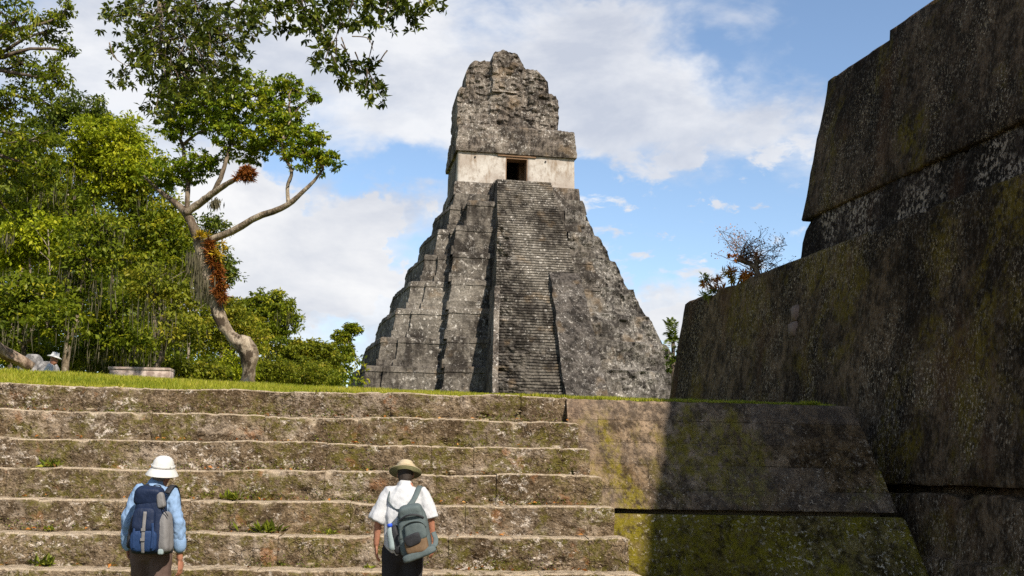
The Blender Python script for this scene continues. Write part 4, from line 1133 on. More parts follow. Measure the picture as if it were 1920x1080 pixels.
limb(tb, hub1 - Vector(O0), hub2 - Vector(O0), .09, .05, .02, 4, 7, 8)
limb(tb, hub2 - Vector(O0), hub3 - Vector(O0), .05, .025, .02, 6, 6, 8)
link('trunk', tb.mesh('trunk'), M['bark'], over, True)
z8 = [(780, 60), (900, 60), (980, 40), (1000, 170), (900, 150), (1060, 80), (1100, 30), (1130, 110), (1150, 180), (1200, 40), (1240, 120), (1250, 200), (1280, 30), (1300, 90), (1350, 40), (1370, 110), (1400, 180), (1290, 240), (1230, 290), (1250, 340), (1310, 320), (1360, 420), (1390, 360), (1440, 400), (1480, 340), (1510, 390), (1430, 480), (1530, 500), (1470, 490), (1500, 140), (1560, 100), (1600, 60), (1590, 20), (1640, 50), (1700, 20), (1720, 70), (1740, 120), (1790, 40), (1850, 20), (1440, 90), (1400, 30), (1480, 40), (1150, 60), (1180, 110), (850, 10), (940, -10), (1050, -20), (1200, -30), (1330, -20), (1500, -20), (1640, -20)]
lv = Leaves(); tw = MB(); C = []
stems = {}
for i, (zx, zy) in enumerate(z8):
    px, py = 180 + zx / 2.909, zy / 2.909
    Y = 17.0 + rng.uniform(-.7, .8)
    c = Vector(at(px, py, Y)) - Vector(O0)
    src = Vector(at(px + rng.uniform(-30, 30), py - 40, Y)) - Vector(O0)
    limb(tw, src, c, .014, .006, 0, 300 + i, 5, 5)
    for j in range(6): C.append(np.array(c) + rng.normal(0, .105, 3))
rosettes(lv, C, 9, .150, .066, .40)
link('bough_leaves', lv.mesh('bough_leaves'), M['leaf_gloss'], over)
# the denser bough left of it
lv = Leaves(); C = []
for (cx, cy, rx, ry, n) in [(235, 25, 45, 28, 26), (200, 28, 22, 10, 7), (275, 60, 55, 45, 60), (330, 30, 60, 45, 60), (385, 40, 45, 50, 44), (300, 110, 60, 34, 50), (360, 110, 55, 40, 50), (240, 145, 30, 20, 12), (420, 90, 45, 50, 40), (450, 60, 34, 30, 20), (430, 135, 40, 34, 26), (320, 160, 50, 30, 30), (260, 95, 34, 26, 22), (470, 25, 30, 20, 12), (300, 205, 40, 26, 18), (370, 165, 50, 30, 30)]:
    for _ in range(int(n * 1.3)):
        u = rng.normal(0, .5, 2); Y = 18.5 + rng.normal(0, .6)
        c = np.array(at(cx + u[0] * rx, cy + u[1] * ry, Y)) - O0; C.append(c)
for i in range(0, len(C), 4):
    c = Vector(C[i]); p = Vector(at(rng.uniform(270, 400), rng.uniform(-40, 90), 18.5)) - Vector(O0)
    limb(tw, c + (p - c) * min(1, .7 / max(.1, (p - c).length)), c, .010, .004, 0, 700 + i, 4, 4)
rosettes(lv, C, 10, .130, .054, .46)
link('bough_leaves', lv.mesh('bough_leaves'), M['leaf_gloss'], over)
link('twigs', tw.mesh('twigs'), M['bark_dark'], over, True)['kind'] = 'stuff'
for i, pp in enumerate([[(296, -60), (299, 20), (303, 60), (301, 108), (330, 128), (352, 148), (372, 178)], [(301, 108), (285, 120), (262, 125), (235, 118)], [(330, 128), (362, 134), (388, 150)], [(350, -40), (372, 20), (392, 60), (412, 90)], [(640, 70), (655, 110), (668, 140)], [(452, 10), (460, 40), (478, 75)], [(205, 80), (215, 108), (240, 125)], [(660, 68), (690, 72), (700, 95)]]):
    P = spline([tuple(at(x, y, (18.5 if i < 4 else 17))) for x, y in pp], 14) - O0
    mb = MB(); r0 = .045 if i == 0 else (.026 if i in (2, 3) else .012); mb.tube([tuple(p) for p in P], list(np.linspace(r0, r0 * .35, 14)), 6, rough=.12, seed=i)
    link('bough', mb.mesh('bough'), M['bark_pale'] if i == 0 else M['bark'], over, True)

near = empty('edge_tree', (-13.2, 19.5, float(lawn_h(-10, 4.5)) - .1), 0, 'leafy tree filling the upper left corner, its trunk outside the frame', 'tree')
N0 = np.array(near.location); lv = Leaves(); tb = MB()
top_ = Vector((-11.5, 19.5, 8.5)) - Vector(N0)
tb.tube([(0, 0, -.3), (.2, 0, 2), tuple(top_ * .6), tuple(top_)], [.34, .3, .24, .2], 10, rough=.08, seed=9)
for i, (cx, cy, rx, ry) in enumerate([(30, 40, 55, 40), (90, 60, 40, 40), (120, 25, 28, 30), (40, 120, 60, 45), (100, 140, 36, 36), (20, 200, 60, 45), (70, 185, 40, 30), (50, 265, 60, 45), (15, 320, 55, 45), (75, 320, 40, 34), (-30, 80, 60, 80), (-40, 240, 60, 90), (125, 95, 18, 16), (0, 380, 50, 36)]):
    c = np.array(at(cx, cy, 18.5 + rng.uniform(-.8, .8))) - N0
    Cc, sz = fill(lv, c, (pxr(rx, 18.5), pxr(rx, 18.5), pxr(ry, 18.5)), int(680 * (rx * ry / 2000.0) ** .8), .098, .17, 18, .40, .3)
    limb(tb, top_, c, .07, .02, 0, 40 + i, 6, 7)
    for k in range(0, len(Cc), max(1, len(Cc) // 8)): limb(tb, c, Cc[k], .014, .005, 0, i * 50 + k, 4, 4)
link('trunk', tb.mesh('trunk'), M['bark_dark'], near, True)
link('crown', lv.mesh('crown'), M['leaf_mid'], near)
lv = Leaves()
for (cx, cy, n) in [(72, 22, 5), (48, 45, 5), (60, 15, 4)]:
    c = np.array(at(cx, cy, 18)) - N0
    spiky(lv, c, n * 2, .45, .035, (0, -.2, -1.2), .35, .8)
link('hanging_fronds', lv.mesh('hanging_fronds'), M['weed'], near)

# ------------------------------------------------------------------ plants on the dark platform
EP = 22.5
def on_tier(px, back=.5):
    # a point on the flat top of the middle tier (z 5.3) seen just above its edge
    r = ray(px, 600); best = None
    for Y in np.linspace(12, 28, 500):
        x = r.x * Y / r.y
        lx = w2p((x, Y, 0)).x
        if best is None or abs(lx - back) < best[0]: best = (abs(lx - back), x, Y)
    return Vector((best[1], best[2], 1.6 + (5.28 - 1.6) * PS))
GE = 'plants growing on the dark platform ledge'
for i, (px, spots, label) in enumerate([
    (1352, [(1330, 532, 'brom_sunlit'), (1340, 545, 'weed'), (1322, 520, 'weed'), (1352, 540, 'brom_sunlit'), (1325, 555, 'weed'), (1345, 525, 'brom_sunlit')], 'rusty and green bromeliad clump at the lower end of the platform ledge'),
    (1378, [(1365, 515, 'brom_yellow'), (1378, 525, 'brom_yellow'), (1372, 508, 'brom_sunlit'), (1390, 520, 'brom_sunlit')], 'orange-yellow bromeliad clump in the middle of the platform ledge'),
    (1415, [(1398, 520, 'brom_sunlit'), (1418, 512, 'brom_sunlit'), (1408, 516, 'brom_sunlit')], 'low rust brown clump at the foot of the bare branch')]):
    base = on_tier(px, .55)
    root = empty('ledge_plant', base, 0, label, 'plant', GE)
    for mt in ('brom', 'brom_sunlit', 'brom_yellow', 'weed'):
        sel = [q for q in spots if q[2] == mt]
        if not sel: continue
        lv = Leaves()
        for (x, y, _) in sel:
            c = np.array(at(x, y, base.y)) - np.array(base)
            for _k in range(4): spiky(lv, c + rng.normal(0, .05, 3), 16, .17, .03, (0, -.1, .4))
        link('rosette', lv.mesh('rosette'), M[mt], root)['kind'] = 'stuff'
    mb = MB()
    for k, (x, y, _) in enumerate(spots): limb(mb, (0, 0, -.05), np.array(at(x, y, base.y)) - np.array(base), .02, .012, 0, k + 70, 5, 4)
    link('stem', mb.mesh('stem'), M['bark_dark'], root, True)
base = on_tier(1425, .6)
root = empty('bare_branch_shrub', base, 0, 'nearly leafless shrub with thick bromeliad-covered stem on the platform ledge', 'shrub', GE)
mb = MB(); BY = base.y
def rel(x, y, dy=0): return np.array(at(x, y, BY + dy)) - np.array(base)
for pp, rr_ in [([(1425, 530), (1420, 512), (1416, 500), (1400, 492), (1382, 486)], [.05, .05, .05, .055, .05]), ([(1418, 502), (1419, 490), (1420, 482)], [.05, .06, .05])]:
    P = spline([tuple(rel(*q)) for q in pp], 10); mb.tube([tuple(p) for p in P], list(np.interp(np.linspace(0, 1, 10), np.linspace(0, 1, len(rr_)), rr_)), 7, rough=.2, seed=4)
link('stem', mb.mesh('stem'), M['bark'], root, True)
lv = Leaves()
for (x, y) in [(1368, 480), (1378, 480), (1390, 482), (1398, 488), (1380, 488), (1419, 484), (1421, 490), (1416, 478), (1405, 494)]:
    spiky(lv, rel(x, y), 50, .09, .02, (0, -.1, .1))
link('rosette', lv.mesh('rosette'), M['brom_sunlit'], root)['kind'] = 'stuff'
tw = MB(); lv = Leaves(); q = random.Random(8)
for i in range(46):
    x0, y0 = q.choice([(1385, 485), (1398, 490), (1420, 484), (1419, 500), (1430, 520)])
    x1 = q.uniform(1345, 1478); y1 = q.uniform(432, 505) + (max(0, x1 - 1440) * .6 if x1 > 1440 else 0)
    d = q.uniform(-.5, .6); limb(tw, rel(x0, y0), rel(x1, y1, d), .009, .004, .05, i, 4, 5)
    for k in range(4):
        u = q.random() * .6 + .4; e = rel(x0 + (x1 - x0) * u, y0 + (y1 - y0) * u, d * u); f2 = e + np.array([q.uniform(-.2, .2), q.uniform(-.2, .2), q.uniform(-.05, .25)])
        limb(tw, e, f2, .005, .003, 0, i * 9 + k, 3, 3)
        lv.add(f2[None] + rng.normal(0, .06, (5, 3)), rng.normal(0, 1, (5, 3)), .05, .022, tone=rng.normal(.5, .2, 5))
link('twigs', tw.mesh('twigs'), M['bark'], root, True)['kind'] = 'stuff'
link('dry_leaves', lv.mesh('dry_leaves'), M['dry'], root)
# palm behind the platform corner
pb = at(1262, 690, 34); root = empty('palm', (pb.x, 34, 2.55), 0, 'small palm-like plant peeping out between temple and dark platform', 'palm')
mb = MB(); topP = np.array(at(1262, 640, 34)) - np.array(root.location)
mb.tube([(0, 0, -.1), tuple(topP * .5), tuple(topP)], [.09, .07, .06], 7); link('trunk', mb.mesh('trunk'), M['bark_dark'], root, True)
for k in range(9):
    lv = Leaves(); q = random.Random(k); tx, ty = q.uniform(1240, 1275), q.uniform(592, 655)
    if k < 3: tx, ty = (1256 + k * 5, 594 + 4 * k)
    e = np.array(at(tx, ty, 34 + q.uniform(-.6, .6))) - np.array(root.location)
    for u in np.linspace(.15, 1, 12):
        p = topP + (e - topP) * u + np.array([0, 0, .18 * math.sin(u * math.pi)])
        for s in (-1, 1): lv.add(p[None] + np.array([[s * .07, 0, -.03]]), np.array([[s * .8, .2, .1]]) + (e - topP)[None] * .6, .26 * (1.1 - u * .6), .06, tone=[.42 + q.random() * .2])
    link('frond', lv.mesh('frond'), M['leaf_dark'], root)
lv = Leaves(); C0 = np.array(at(1260, 672, 34)) - np.array(root.location)
fill(lv, C0, (.28, .3, .5), 300, .12, .15, 14, .35, .1); link('undergrowth_leaves', lv.mesh('undergrowth_leaves'), M['leaf_dark'], root)

# ------------------------------------------------------------------ weeds on the steps
GW = 'weeds rooted in the step joints'
WD = [(437, 928, 3, 'green leafy weed tuft on the step right of the blue-shirted visitor'), (493, 988, 4, 'bright green weed tuft one step lower, between the two visitors'), (80, 1040, 3.2, 'green weed at the foot of the lowest full riser, left edge'), (96, 868, 3, 'green weed on the third step from the top, left side'),
      (98, 975, 1.6, 'small weed sprout left of the blue backpack'), (1002, 950, 1.2, 'tiny weed sprout near the right end of the steps'), (618, 965, 1.5, 'small weed patch left of the white-shirted visitor'), (205, 752, 1.6, 'small mossy weed on the top riser'), (690, 1050, 1.5, 'small weed beside the white-shirted visitor\u2019s hand')]
def step_at(px, py):
    """nearest step foot under a pixel: returns point at the foot of a riser"""
    best = None
    for k in range(NST):
        zf = TOPZ - RISE * (k + 1)
        for a_ in np.linspace(-8, 4, 240):
            p = s2w(a_, -TREAD * k - .03, zf)
            v = CROT.transposed() @ (p - EYE); X = 960 - v.x / v.z * 2000; Yp = 540 + v.y / v.z * 2000
            e = abs(X - px) + abs(Yp - py)
            if best is None or e < best[0]: best = (e, p)
    return best[1]
for i, (px, py, s, lb) in enumerate(WD):
    p = step_at(px, py + 8)
    lv = Leaves(); k = int(16 * s)
    D = rng.normal(0, .8, (k, 3)) + np.array([0, -.5, .9]); D /= np.linalg.norm(D, axis=1, keepdims=True)
    ln = .05 * s * rng.uniform(.5, 1.0, k)
    lv.add(D * ln[:, None] * .6 + np.column_stack([rng.normal(0, .022 * s, k), np.zeros(k) - .01, np.zeros(k)]), D, ln, .018 * s ** .5 * rng.uniform(.8, 1.3, k), tone=rng.normal(.55, .2, k))
    o = link('weed', lv.mesh('weed'), M['weed']); o.location = p; tag(o, lb, 'weed', GW)
# creeping moss and tiny weeds along the riser feet
lv = Leaves(); n = 9000
kk = rng.integers(0, NST, n); aa = rng.uniform(-8, 3.2, n)
dn = fbm(np.column_stack([aa * 1.1, kk * 3.7, aa * 0]), 1, 3, 77); sel = dn > .08 - (aa < -3.5) * .1
kk = kk[sel]; aa = aa[sel]; n = len(kk)
hz = np.abs(rng.normal(0, .07, n)); bb = -TREAD * kk + rng.uniform(-.05, .005, n)
P = np.column_stack([SO.x + aa * c5 - bb * s5, SO.y + aa * s5 + bb * c5, TOPZ - RISE * (kk + 1) + hz + .006])
lv.add(P, rng.normal(0, 1, (n, 3)) + np.array([0, -.5, .5]), .026 * rng.uniform(.6, 1.5, n), .013, tone=rng.normal(.32, .2, n))
tag(link('moss', lv.mesh('moss'), M['weed']), 'creeping moss and seedlings along the feet of the steps', 'moss', None, 'stuff')
lv = Leaves(); n = 420
kk = rng.integers(0, NST, n); aa = rng.uniform(-8, 3.2, n); bb = -TREAD * kk + rng.uniform(-.36, -.02, n)
P = np.column_stack([SO.x + aa * c5 - bb * s5, SO.y + aa * s5 + bb * c5, TOPZ - RISE * (kk + 1) + .018 + rng.random(n) * .02])
lv.add(P, rng.normal(0, 1, (n, 3)) * np.array([1, 1, .25]), .07 * rng.uniform(.5, 1.2, n), .035, tone=rng.normal(.5, .25, n))
tag(link('leaf_litter', lv.mesh('leaf_litter'), M['dry']), 'dry orange leaves lying on the steps', 'leaf litter', None, 'stuff')

# ------------------------------------------------------------------ stones and log on the lawn
def rough_block(name, w, d, h, mat, parent, seed, loc=(0, 0, 0), rz=0, amp=.06, bev=.05, cuts=5):
    bm = bmesh.new(); bmesh.ops.create_cube(bm, size=1)
    for v in bm.verts: v.co = Vector((v.co.x * w, v.co.y * d, v.co.z * h + h / 2))
    bmesh.ops.bevel(bm, geom=bm.edges[:], offset=min(bev, h * .3), segments=2, affect='EDGES')
    bmesh.ops.subdivide_edges(bm, edges=bm.edges[:], cuts=cuts, use_grid_fill=True)
    V = np.array([tuple(v.co) for v in bm.verts]); q = fbm(V + seed * 2.3, 2.6, 4, seed); C = np.array([0, 0, h / 2])
    dV = V - C; dV /= np.linalg.norm(dV, axis=1, keepdims=True) + 1e-9
    V = V + dV * (q * amp)[:, None]
    for v, c_ in zip(bm.verts, V): v.co = c_
    me = bpy.data.meshes.new(name); bm.to_mesh(me); bm.free()
    o = link(name, me, mat, parent, True); o.location = loc; o.rotation_euler = (0, 0, rz); return o
ap = at(266, 715, 25); az0 = float(lawn_h(-5, 10)) - .1
altar = empty('stone_altar', (ap.x, 25, az0), R(4), 'low pale stone altar slab lying in the grass at the forest edge', 'altar')
hA = at(266, 690, 25).z - az0
rough_block('base', 1.36, .5, hA - .06, M['altar'], altar, 3, (0, 0, 0), 0, .025, .008, 3)
rough_block('slab', 1.42, .54, .07, M['altar'], altar, 5, (-.02, 0, hA - .075), 0, .015, .008, 3)
rp_ = at(60, 690, 30); rz0 = float(lawn_h(-8, 15)) - .2
for i, (px, py, w, h, lb) in enumerate([(62, 668, .42, .3, 'grey boulder between fallen log and seated visitor'), (52, 672, .4, .26, 'low grey boulder tucked behind the end of the fallen log'), (92, 682, .5, .3, 'pale grey boulder beside the seated visitor')]):
    p = at(px, py, 26.3); z_ = float(lawn_h(-9, 10)) - .15
    bm = bmesh.new(); bmesh.ops.create_icosphere(bm, subdivisions=4, radius=1); hb = (p.z - z_ + .05) / 2
    BV = np.array([tuple(v.co) for v in bm.verts]); BV *= (1 + .22 * fbm(BV + i * 5.1, 1.3, 4, 20 + i))[:, None]; BV = np.clip(BV, -.86, .86) * np.array([w * .62, .34, hb * 1.15]) + np.array([0, 0, hb])
    for v, c_ in zip(bm.verts, BV): v.co = c_
    me = bpy.data.meshes.new('boulder'); bm.to_mesh(me); bm.free()
    o = link('boulder', me, M['rock'], None, True); o.location = (p.x, 26.3, z_); o.rotation_euler = (0, 0, .3 * i); tag(o, lb, 'boulder', 'boulders near the fallen log')
e0 = Vector(at(-70, 612, 20.5)); e1 = Vector(at(58, 690, 21.5)); mb = MB()
path = [e0.lerp(e1, t) + Vector((0, 0, .02 * math.sin(t * 9))) for t in np.linspace(0, 1, 14)]
c0 = (e0 + e1) / 2; log = empty('fallen_log', (e1.x, e1.y, float(lawn_h(-7.5, 5)) - .05), 0, 'weathered fallen log slanting down into the grass at the left edge', 'log')
mb.tube([tuple(p - log.location) for p in path], list(np.linspace(.16, .11, 14)), 12, rough=.14, seed=6); link('log_trunk', mb.mesh('log_trunk'), M['log'], log, True)
mb = MB(); limb(mb, path[5] - log.location, path[11] - log.location + Vector((.05, -.16, -.05)), .05, .03, 0, 9, 6, 6); link('root', mb.mesh('root'), M['log'], log, True)
# ------------------------------------------------------------------ people
def fuse(name, parts, voxel, fold=0.0, fscale=9, seed=0, blobs=(), zs=.45):
    """one continuous surface grown from overlapping tapered limbs"""
    mb = MB()
    for p in parts:
        path, rad = p[0], p[1]; ref = p[2] if len(p) > 2 else (1, 0, 0)
        if len(p) > 3:   # open hem: flat end
            mb.tube(path, rad, 20, ref)
        else: mb.tube(path, rad, 16, ref, round_ends=True)
    for c, r in blobs:
        mb.lathe([(math.sin(t) , -math.cos(t)) for t in np.linspace(.05, math.pi - .05, 12)], (0, 0, 0), 18)
        k = 12 * 18
        for i in range(len(mb.V) - k, len(mb.V)): v = mb.V[i]; mb.V[i] = (c[0] + v[0] * r[0], c[1] + v[1] * r[1], c[2] + v[2] * r[2])
    me = mb.mesh(name); o = bpy.data.objects.new('tmp', me); col.objects.link(o)
    md = o.modifiers.new('r', 'REMESH'); md.mode = 'VOXEL'; md.voxel_size = voxel
    sm = o.modifiers.new('s', 'SMOOTH'); sm.factor = .5; sm.iterations = 4
    dg = bpy.context.evaluated_depsgraph_get(); dg.update()
    out = bpy.data.meshes.new_from_object(o.evaluated_get(dg)); out.name = name
    bpy.data.objects.remove(o); bpy.data.meshes.remove(me)
    if fold:
        n = len(out.vertices); V = np.zeros(n * 3, np.float32); out.vertices.foreach_get('co', V); V = V.reshape(-1, 3)
        N = np.zeros(n * 3, np.float32); out.vertices.foreach_get('normal', N); N = N.reshape(-1, 3)
        q = fbm(V * np.array([1, 1, zs]), fscale, 3, seed) + .5 * fbm(V * np.array([1, 1, .8]), fscale * 2.2, 2, seed + 5)
        V = V + N * (q * fold)[:, None]; out.vertices.foreach_set('co', V.astype(np.float32).ravel()); out.update()
    return out
def hand(wrist, d, side, palmn, s=1.0):
    """palm, four fingers of unequal length and a thumb leaving the side of the palm; d points to the fingertips"""
    w = Vector(wrist); d = Vector(d).normalized(); pn = Vector(palmn).normalized(); x = d.cross(pn).normalized() * side
    parts = [([w, w + d * .035 * s, w + d * .085 * s], [(.024 * s, .016 * s), (.036 * s, .015 * s), (.038 * s, .013 * s)], tuple(x))]
    for i, (o, L) in enumerate([(-.029, .068), (-.010, .078), (.010, .074), (.028, .058)]):
        b = w + d * .085 * s + x * o * s
        m1 = b + d * L * .5 * s + pn * .008 * s; m2 = b + d * L * .86 * s + pn * .030 * s
        parts.append(([b - d * .01 * s, m1, m2], [.0095 * s, .0088 * s, .0072 * s], tuple(x)))
    b = w + d * .03 * s - x * .030 * s
    parts.append(([b, b + d * .035 * s - x * .020 * s + pn * .010 * s, b + d * .068 * s - x * .022 * s + pn * .022 * s], [.0125 * s, .011 * s, .0085 * s], tuple(x)))
    return parts
def head_parts(c, yaw=0.0, tilt=0.0):
    """a skull with jaw, nose and ears, looking along +y turned by yaw"""
    c = Vector(c); Rm = Matrix.Rotation(yaw, 3, 'Z') @ Matrix.Rotation(tilt, 3, 'X')
    def P(x, y, z): return tuple(c + Rm @ Vector((x, y, z)))
    rx = tuple(Rm @ Vector((1, 0, 0)))
    return [([P(0, 0, -.095), P(0, .01, -.05), P(0, -.005, 0), P(0, -.008, .04), P(0, -.004, .062)], [(.052, .062), (.064, .080), (.071, .090), (.068, .086), (.046, .060)], rx),
            ([P(0, .088, .01), P(0, .108, -.025)], [.010, .014], rx),
            ([P(-.076, 0, .012), P(-.080, -.006, -.022)], [(.010, .017), (.008, .012)], rx), ([P(.076, 0, .012), P(.080, -.006, -.022)], [(.010, .017), (.008, .012)], rx)]
def legs(hz=.86, sp=.09, stride=.10, r=1.0):
    kz = .47
    return [([( -sp, 0, hz), (-sp - .01, stride * .5 + .03, kz), (-sp - .012, stride, .09)], [.085 * r, .062 * r, .045 * r]),
            ([(sp, 0, hz), (sp + .01, .02 - stride * .2, kz), (sp + .012, -stride, .09)], [.085 * r, .062 * r, .045 * r])]
def shoe(root, x, y, mat):
    mb = MB(); mb.tube([(x, y - .07, .05), (x, y, .06), (x, y + .08, .045), (x, y + .15, .035)], [(.038, .045), (.044, .055), (.048, .042), (.038, .032)], 14, round_ends=True)
    sh_ = link('shoe', mb.mesh('shoe'), mat, root, True)
    V = [(x + math.cos(t) * .052, y + .04 + math.sin(t) * .145) for t in np.linspace(0, 2 * math.pi, 17)[:-1]]
    mb = MB(); mb.loft([[(a_, b_, .0) for a_, b_ in V], [(a_, b_, .022) for a_, b_ in V]]); link('sole', mb.mesh('sole'), M['black_nylon'], sh_)
def rbox(w, d, h, bev, seg=3, taper=(1, 1), puff=.0):
    bm = bmesh.new(); bmesh.ops.create_cube(bm, size=1)
    bmesh.ops.subdivide_edges(bm, edges=bm.edges[:], cuts=5, use_grid_fill=True)
    for v in bm.verts:
        x, y, z = v.co; t = z + .5; k = taper[0] + (taper[1] - taper[0]) * t
        n = 4.0; q = (abs(2 * x) ** n + abs(2 * y) ** n + abs(2 * z) ** n) ** (1 / n)
        m = max(abs(2 * x), abs(2 * y), abs(2 * z)); f_ = m / q if q > 0 else 1
        f_ = 1 + (f_ - 1) * bev
        v.co = Vector((x * f_ * w * k, y * f_ * d * (1 + puff * math.cos(x * 3)), z * f_ * h))
    me = bpy.data.meshes.new('padded'); bm.to_mesh(me); bm.free(); return me
def pad(name, parent, mat, w, d, h, loc, rot=(0, 0, 0), bev=1.0, taper=(1, 1), wrinkle=.004, seed=0):
    me = rbox(w, d, h, bev, taper=taper)
    bm = bmesh.new(); bm.from_mesh(me); bmesh.ops.subdivide_edges(bm, edges=bm.edges[:], cuts=1, use_grid_fill=True, smooth=.6); bm.to_mesh(me); bm.free()
    n = len(me.vertices); V = np.zeros(n * 3, np.float32); me.vertices.foreach_get('co', V); V = V.reshape(-1, 3)
    q = fbm(V + seed, 16, 3, seed); V[:, 1] += q * wrinkle; V[:, 0] += fbm(V + 9, 14, 2, seed + 2) * wrinkle
    me.vertices.foreach_set('co', V.astype(np.float32).ravel()); me.update(); me.name = name
    o = link(name, me, mat, parent, True); o.location = loc; o.rotation_euler = rot; return o
def ribbon(name, parent, mat, pts, w, t=.008, ref=(1, 0, 0), n=16):
    P = spline(pts, n); mb = MB(); mb.tube([tuple(p) for p in P], [(w / 2, t / 2)] * n, 10, ref); return link(name, mb.mesh(name), mat, parent, True)

# visitor in blue shirt ------------------------------------------------
p1 = at(293, 900, 10); m1 = empty('person', (p1.x, 10, 0), R(-6), 'person in white bucket hat and light blue shirt, carrying a navy and grey backpack', 'person', 'visitors at the foot of the stairs')
armsL = [([(-.165, 0, 1.375), (-.235, -.02, 1.14), (-.245, .03, .90)], [.040, .040, .030])]
armsR = [([(.170, 0, 1.375), (.248, -.02, 1.08), (.268, .05, .77)], [.040, .041, .029])]
torso = [([(0, 0, .84), (0, -.005, .98), (0, 0, 1.15), (0, .005, 1.30), (0, 0, 1.40)], [(.150, .105), (.145, .100), (.160, .108), (.165, .105), (.095, .075)])]
neck = [([(0, .0, 1.38), (.015, .02, 1.50)], [.055, .052])]
parts = torso + neck + head_parts((.045, .035, 1.550), R(-22), R(-4)) + armsL + armsR + legs() + hand((-.247, .035, .89), (-.02, .08, -1), 1, (.9, .2, 0)) + hand((.270, .053, .76), (.05, .10, -1), -1, (-.9, .2, 0))
link('body', fuse('body', parts, .0065), M['skin'], m1, True)
shirt = [([(0, 0, .95), (0, -.005, 1.02), (0, 0, 1.15), (0, .005, 1.30), (0, 0, 1.385), (.005, .004, 1.425)], [(.188, .138), (.184, .136), (.192, .140), (.190, .132), (.140, .108), (.082, .080)]),
         ([(-.150, 0, 1.375), (-.240, -.02, 1.14), (-.252, .03, .88)], [.068, .066, .052]), ([(.06, 0, 1.36), (.150, 0, 1.362), (.252, -.02, 1.10), (.270, .015, .93)], [.060, .070, .064, .058], (1, 0, 0), 1)]
link('shirt', fuse('shirt', shirt, .008, .018, 14, 3, (), .6), M['blue_shirt'], m1, True)
mb = MB(); mb.tube([(.006, .006, 1.405), (.010, .008, 1.430), (.012, .012, 1.452)], [(.078, .074), (.072, .070), (.068, .066)], 18); link('collar', mb.mesh('collar'), M['blue_shirt'], m1, True)
mb = MB(); mb.tube([(.268, .012, .935), (.271, .018, .875)], [(.064, .058), (.062, .056)], 16, round_ends=True); link('cuff', mb.mesh('cuff'), M['blue_shirt'], m1, True)
trs = [([(0, 0, .93), (0, 0, .84)], [(.172, .125), (.176, .13)])] + [(p, [r + .030 for r in rr_]) for p, rr_ in legs(.86, .092, .12)]
trs = [trs[0]] + [([q[0] if False else q for q in p], rr_) for p, rr_ in trs[1:]]
link('trousers', fuse('trousers', trs, .012, .012, 7, 9), M['trouser_brown'], m1, True)
shoe(m1, -.112, .12, M['boot']); shoe(m1, .112, -.12, M['boot'])
mb = MB(); mb.tube([(.035, -.025, 1.50), (.04, -.012, 1.56), (.043, .0, 1.575)], [(.062, .050), (.072, .080), (.070, .084)], 16, round_ends=True); link('hair', mb.mesh('hair'), cloth('grey_hair', (.10, .085, .07), (.2, .17, .14)), m1, True)
hat = MB(); hat.lathe([(.015, .140), (.045, .137), (.072, .122), (.091, .092), (.101, .055), (.105, .036), (.110, .024), (.130, -.002), (.150, -.034), (.1505, -.037), (.128, -.008), (.104, .016), (.100, .03)], (0, 0, 0), 28, .95, 1.08)
ho = link('hat', hat.mesh('hat'), M['hat_white'], m1, True); ho.location = (.045, .025, 1.553); ho.rotation_euler = (R(4), R(9), R(-22))
V = np.array(hat.V)
mb = MB(); mb.tube([(math.cos(t) * .1005, math.sin(t) * .114, .046) for t in np.linspace(0, 2 * math.pi, 29)], [(.012, .0022)] * 29, 6, (0, 0, 1)); bd = link('hat_band', mb.mesh('hat_band'), M['hat_white'], ho, True); bd.scale = (1.03, 1.03, 1)
bp = empty('backpack', m1.matrix_basis @ Vector((.075, -.13, .80)), R(2), 'large navy and grey hiking backpack on the back of the blue-shirted person', 'backpack')
pad('main_bag', bp, M['navy'], .30, .17, .54, (-.015, -.10, .30), (R(-3), 0, R(4)), 1, (1.0, .86), .006, 1)
pad('side_pocket', bp, M['grey_nylon'], .11, .16, .36, (.125, -.10, .22), (0, R(-4), R(-14)), 1, (1.05, .8), .007, 2)
pad('side_pocket', bp, M['black_nylon'], .08, .14, .30, (-.165, -.08, .22), (0, R(4), R(12)), 1, (1.05, .85), .006, 3)
fl = pad('top_flap', bp, M['navy'], .27, .16, .17, (-.035, -.11, .535), (R(10), R(3), R(4)), 1, (1.0, .88), .006, 4)
fp = pad('front_pocket', bp, M['navy'], .20, .07, .21, (-.045, -.185, .33), (R(-4), 0, R(4)), 1, (1.0, .95), .005, 5)
pad('lower_pocket', bp, M['blue_nylon'], .235, .07, .19, (-.035, -.185, .145), (R(6), 0, R(4)), 1, (1.0, .95), .006, 6)
pad('mesh_pocket', bp, M['grey_nylon'], .075, .06, .14, (.085, -.16, .50), (0, R(-12), R(-8)), 1, (1, .8), .004, 7)
pad('hip_belt', bp, M['black_nylon'], .36, .15, .07, (.0, -.03, .055), (0, 0, 0), 1, (1, 1), .004, 8)
ribbon('strap', bp, M['black_nylon'], [(.085, -.16, .56), (.10, -.185, .46), (.135, -.185, .40), (.16, -.17, .36)], .018, .006, (0, 0, 1))
ribbon('strap', bp, M['grey_nylon'], [(-.03, -.222, .40), (-.03, -.232, .25), (-.03, -.226, .12), (-.03, -.20, .04)], .030, .006)
ribbon('strap', bp, M['blue_nylon'], [(-.11, -.215, .32), (-.115, -.225, .2), (-.11, -.215, .08)], .022, .006)
ribbon('strap', bp, M['blue_nylon'], [(.04, -.215, .30), (.05, -.222, .2), (.045, -.215, .08)], .022, .006)
ribbon('shoulder_strap', bp, M['black_nylon'], [(.095, -.03, .56), (.115, .06, .625), (.125, .16, .60), (.13, .255, .48), (.14, .26, .30)], .055, .014)
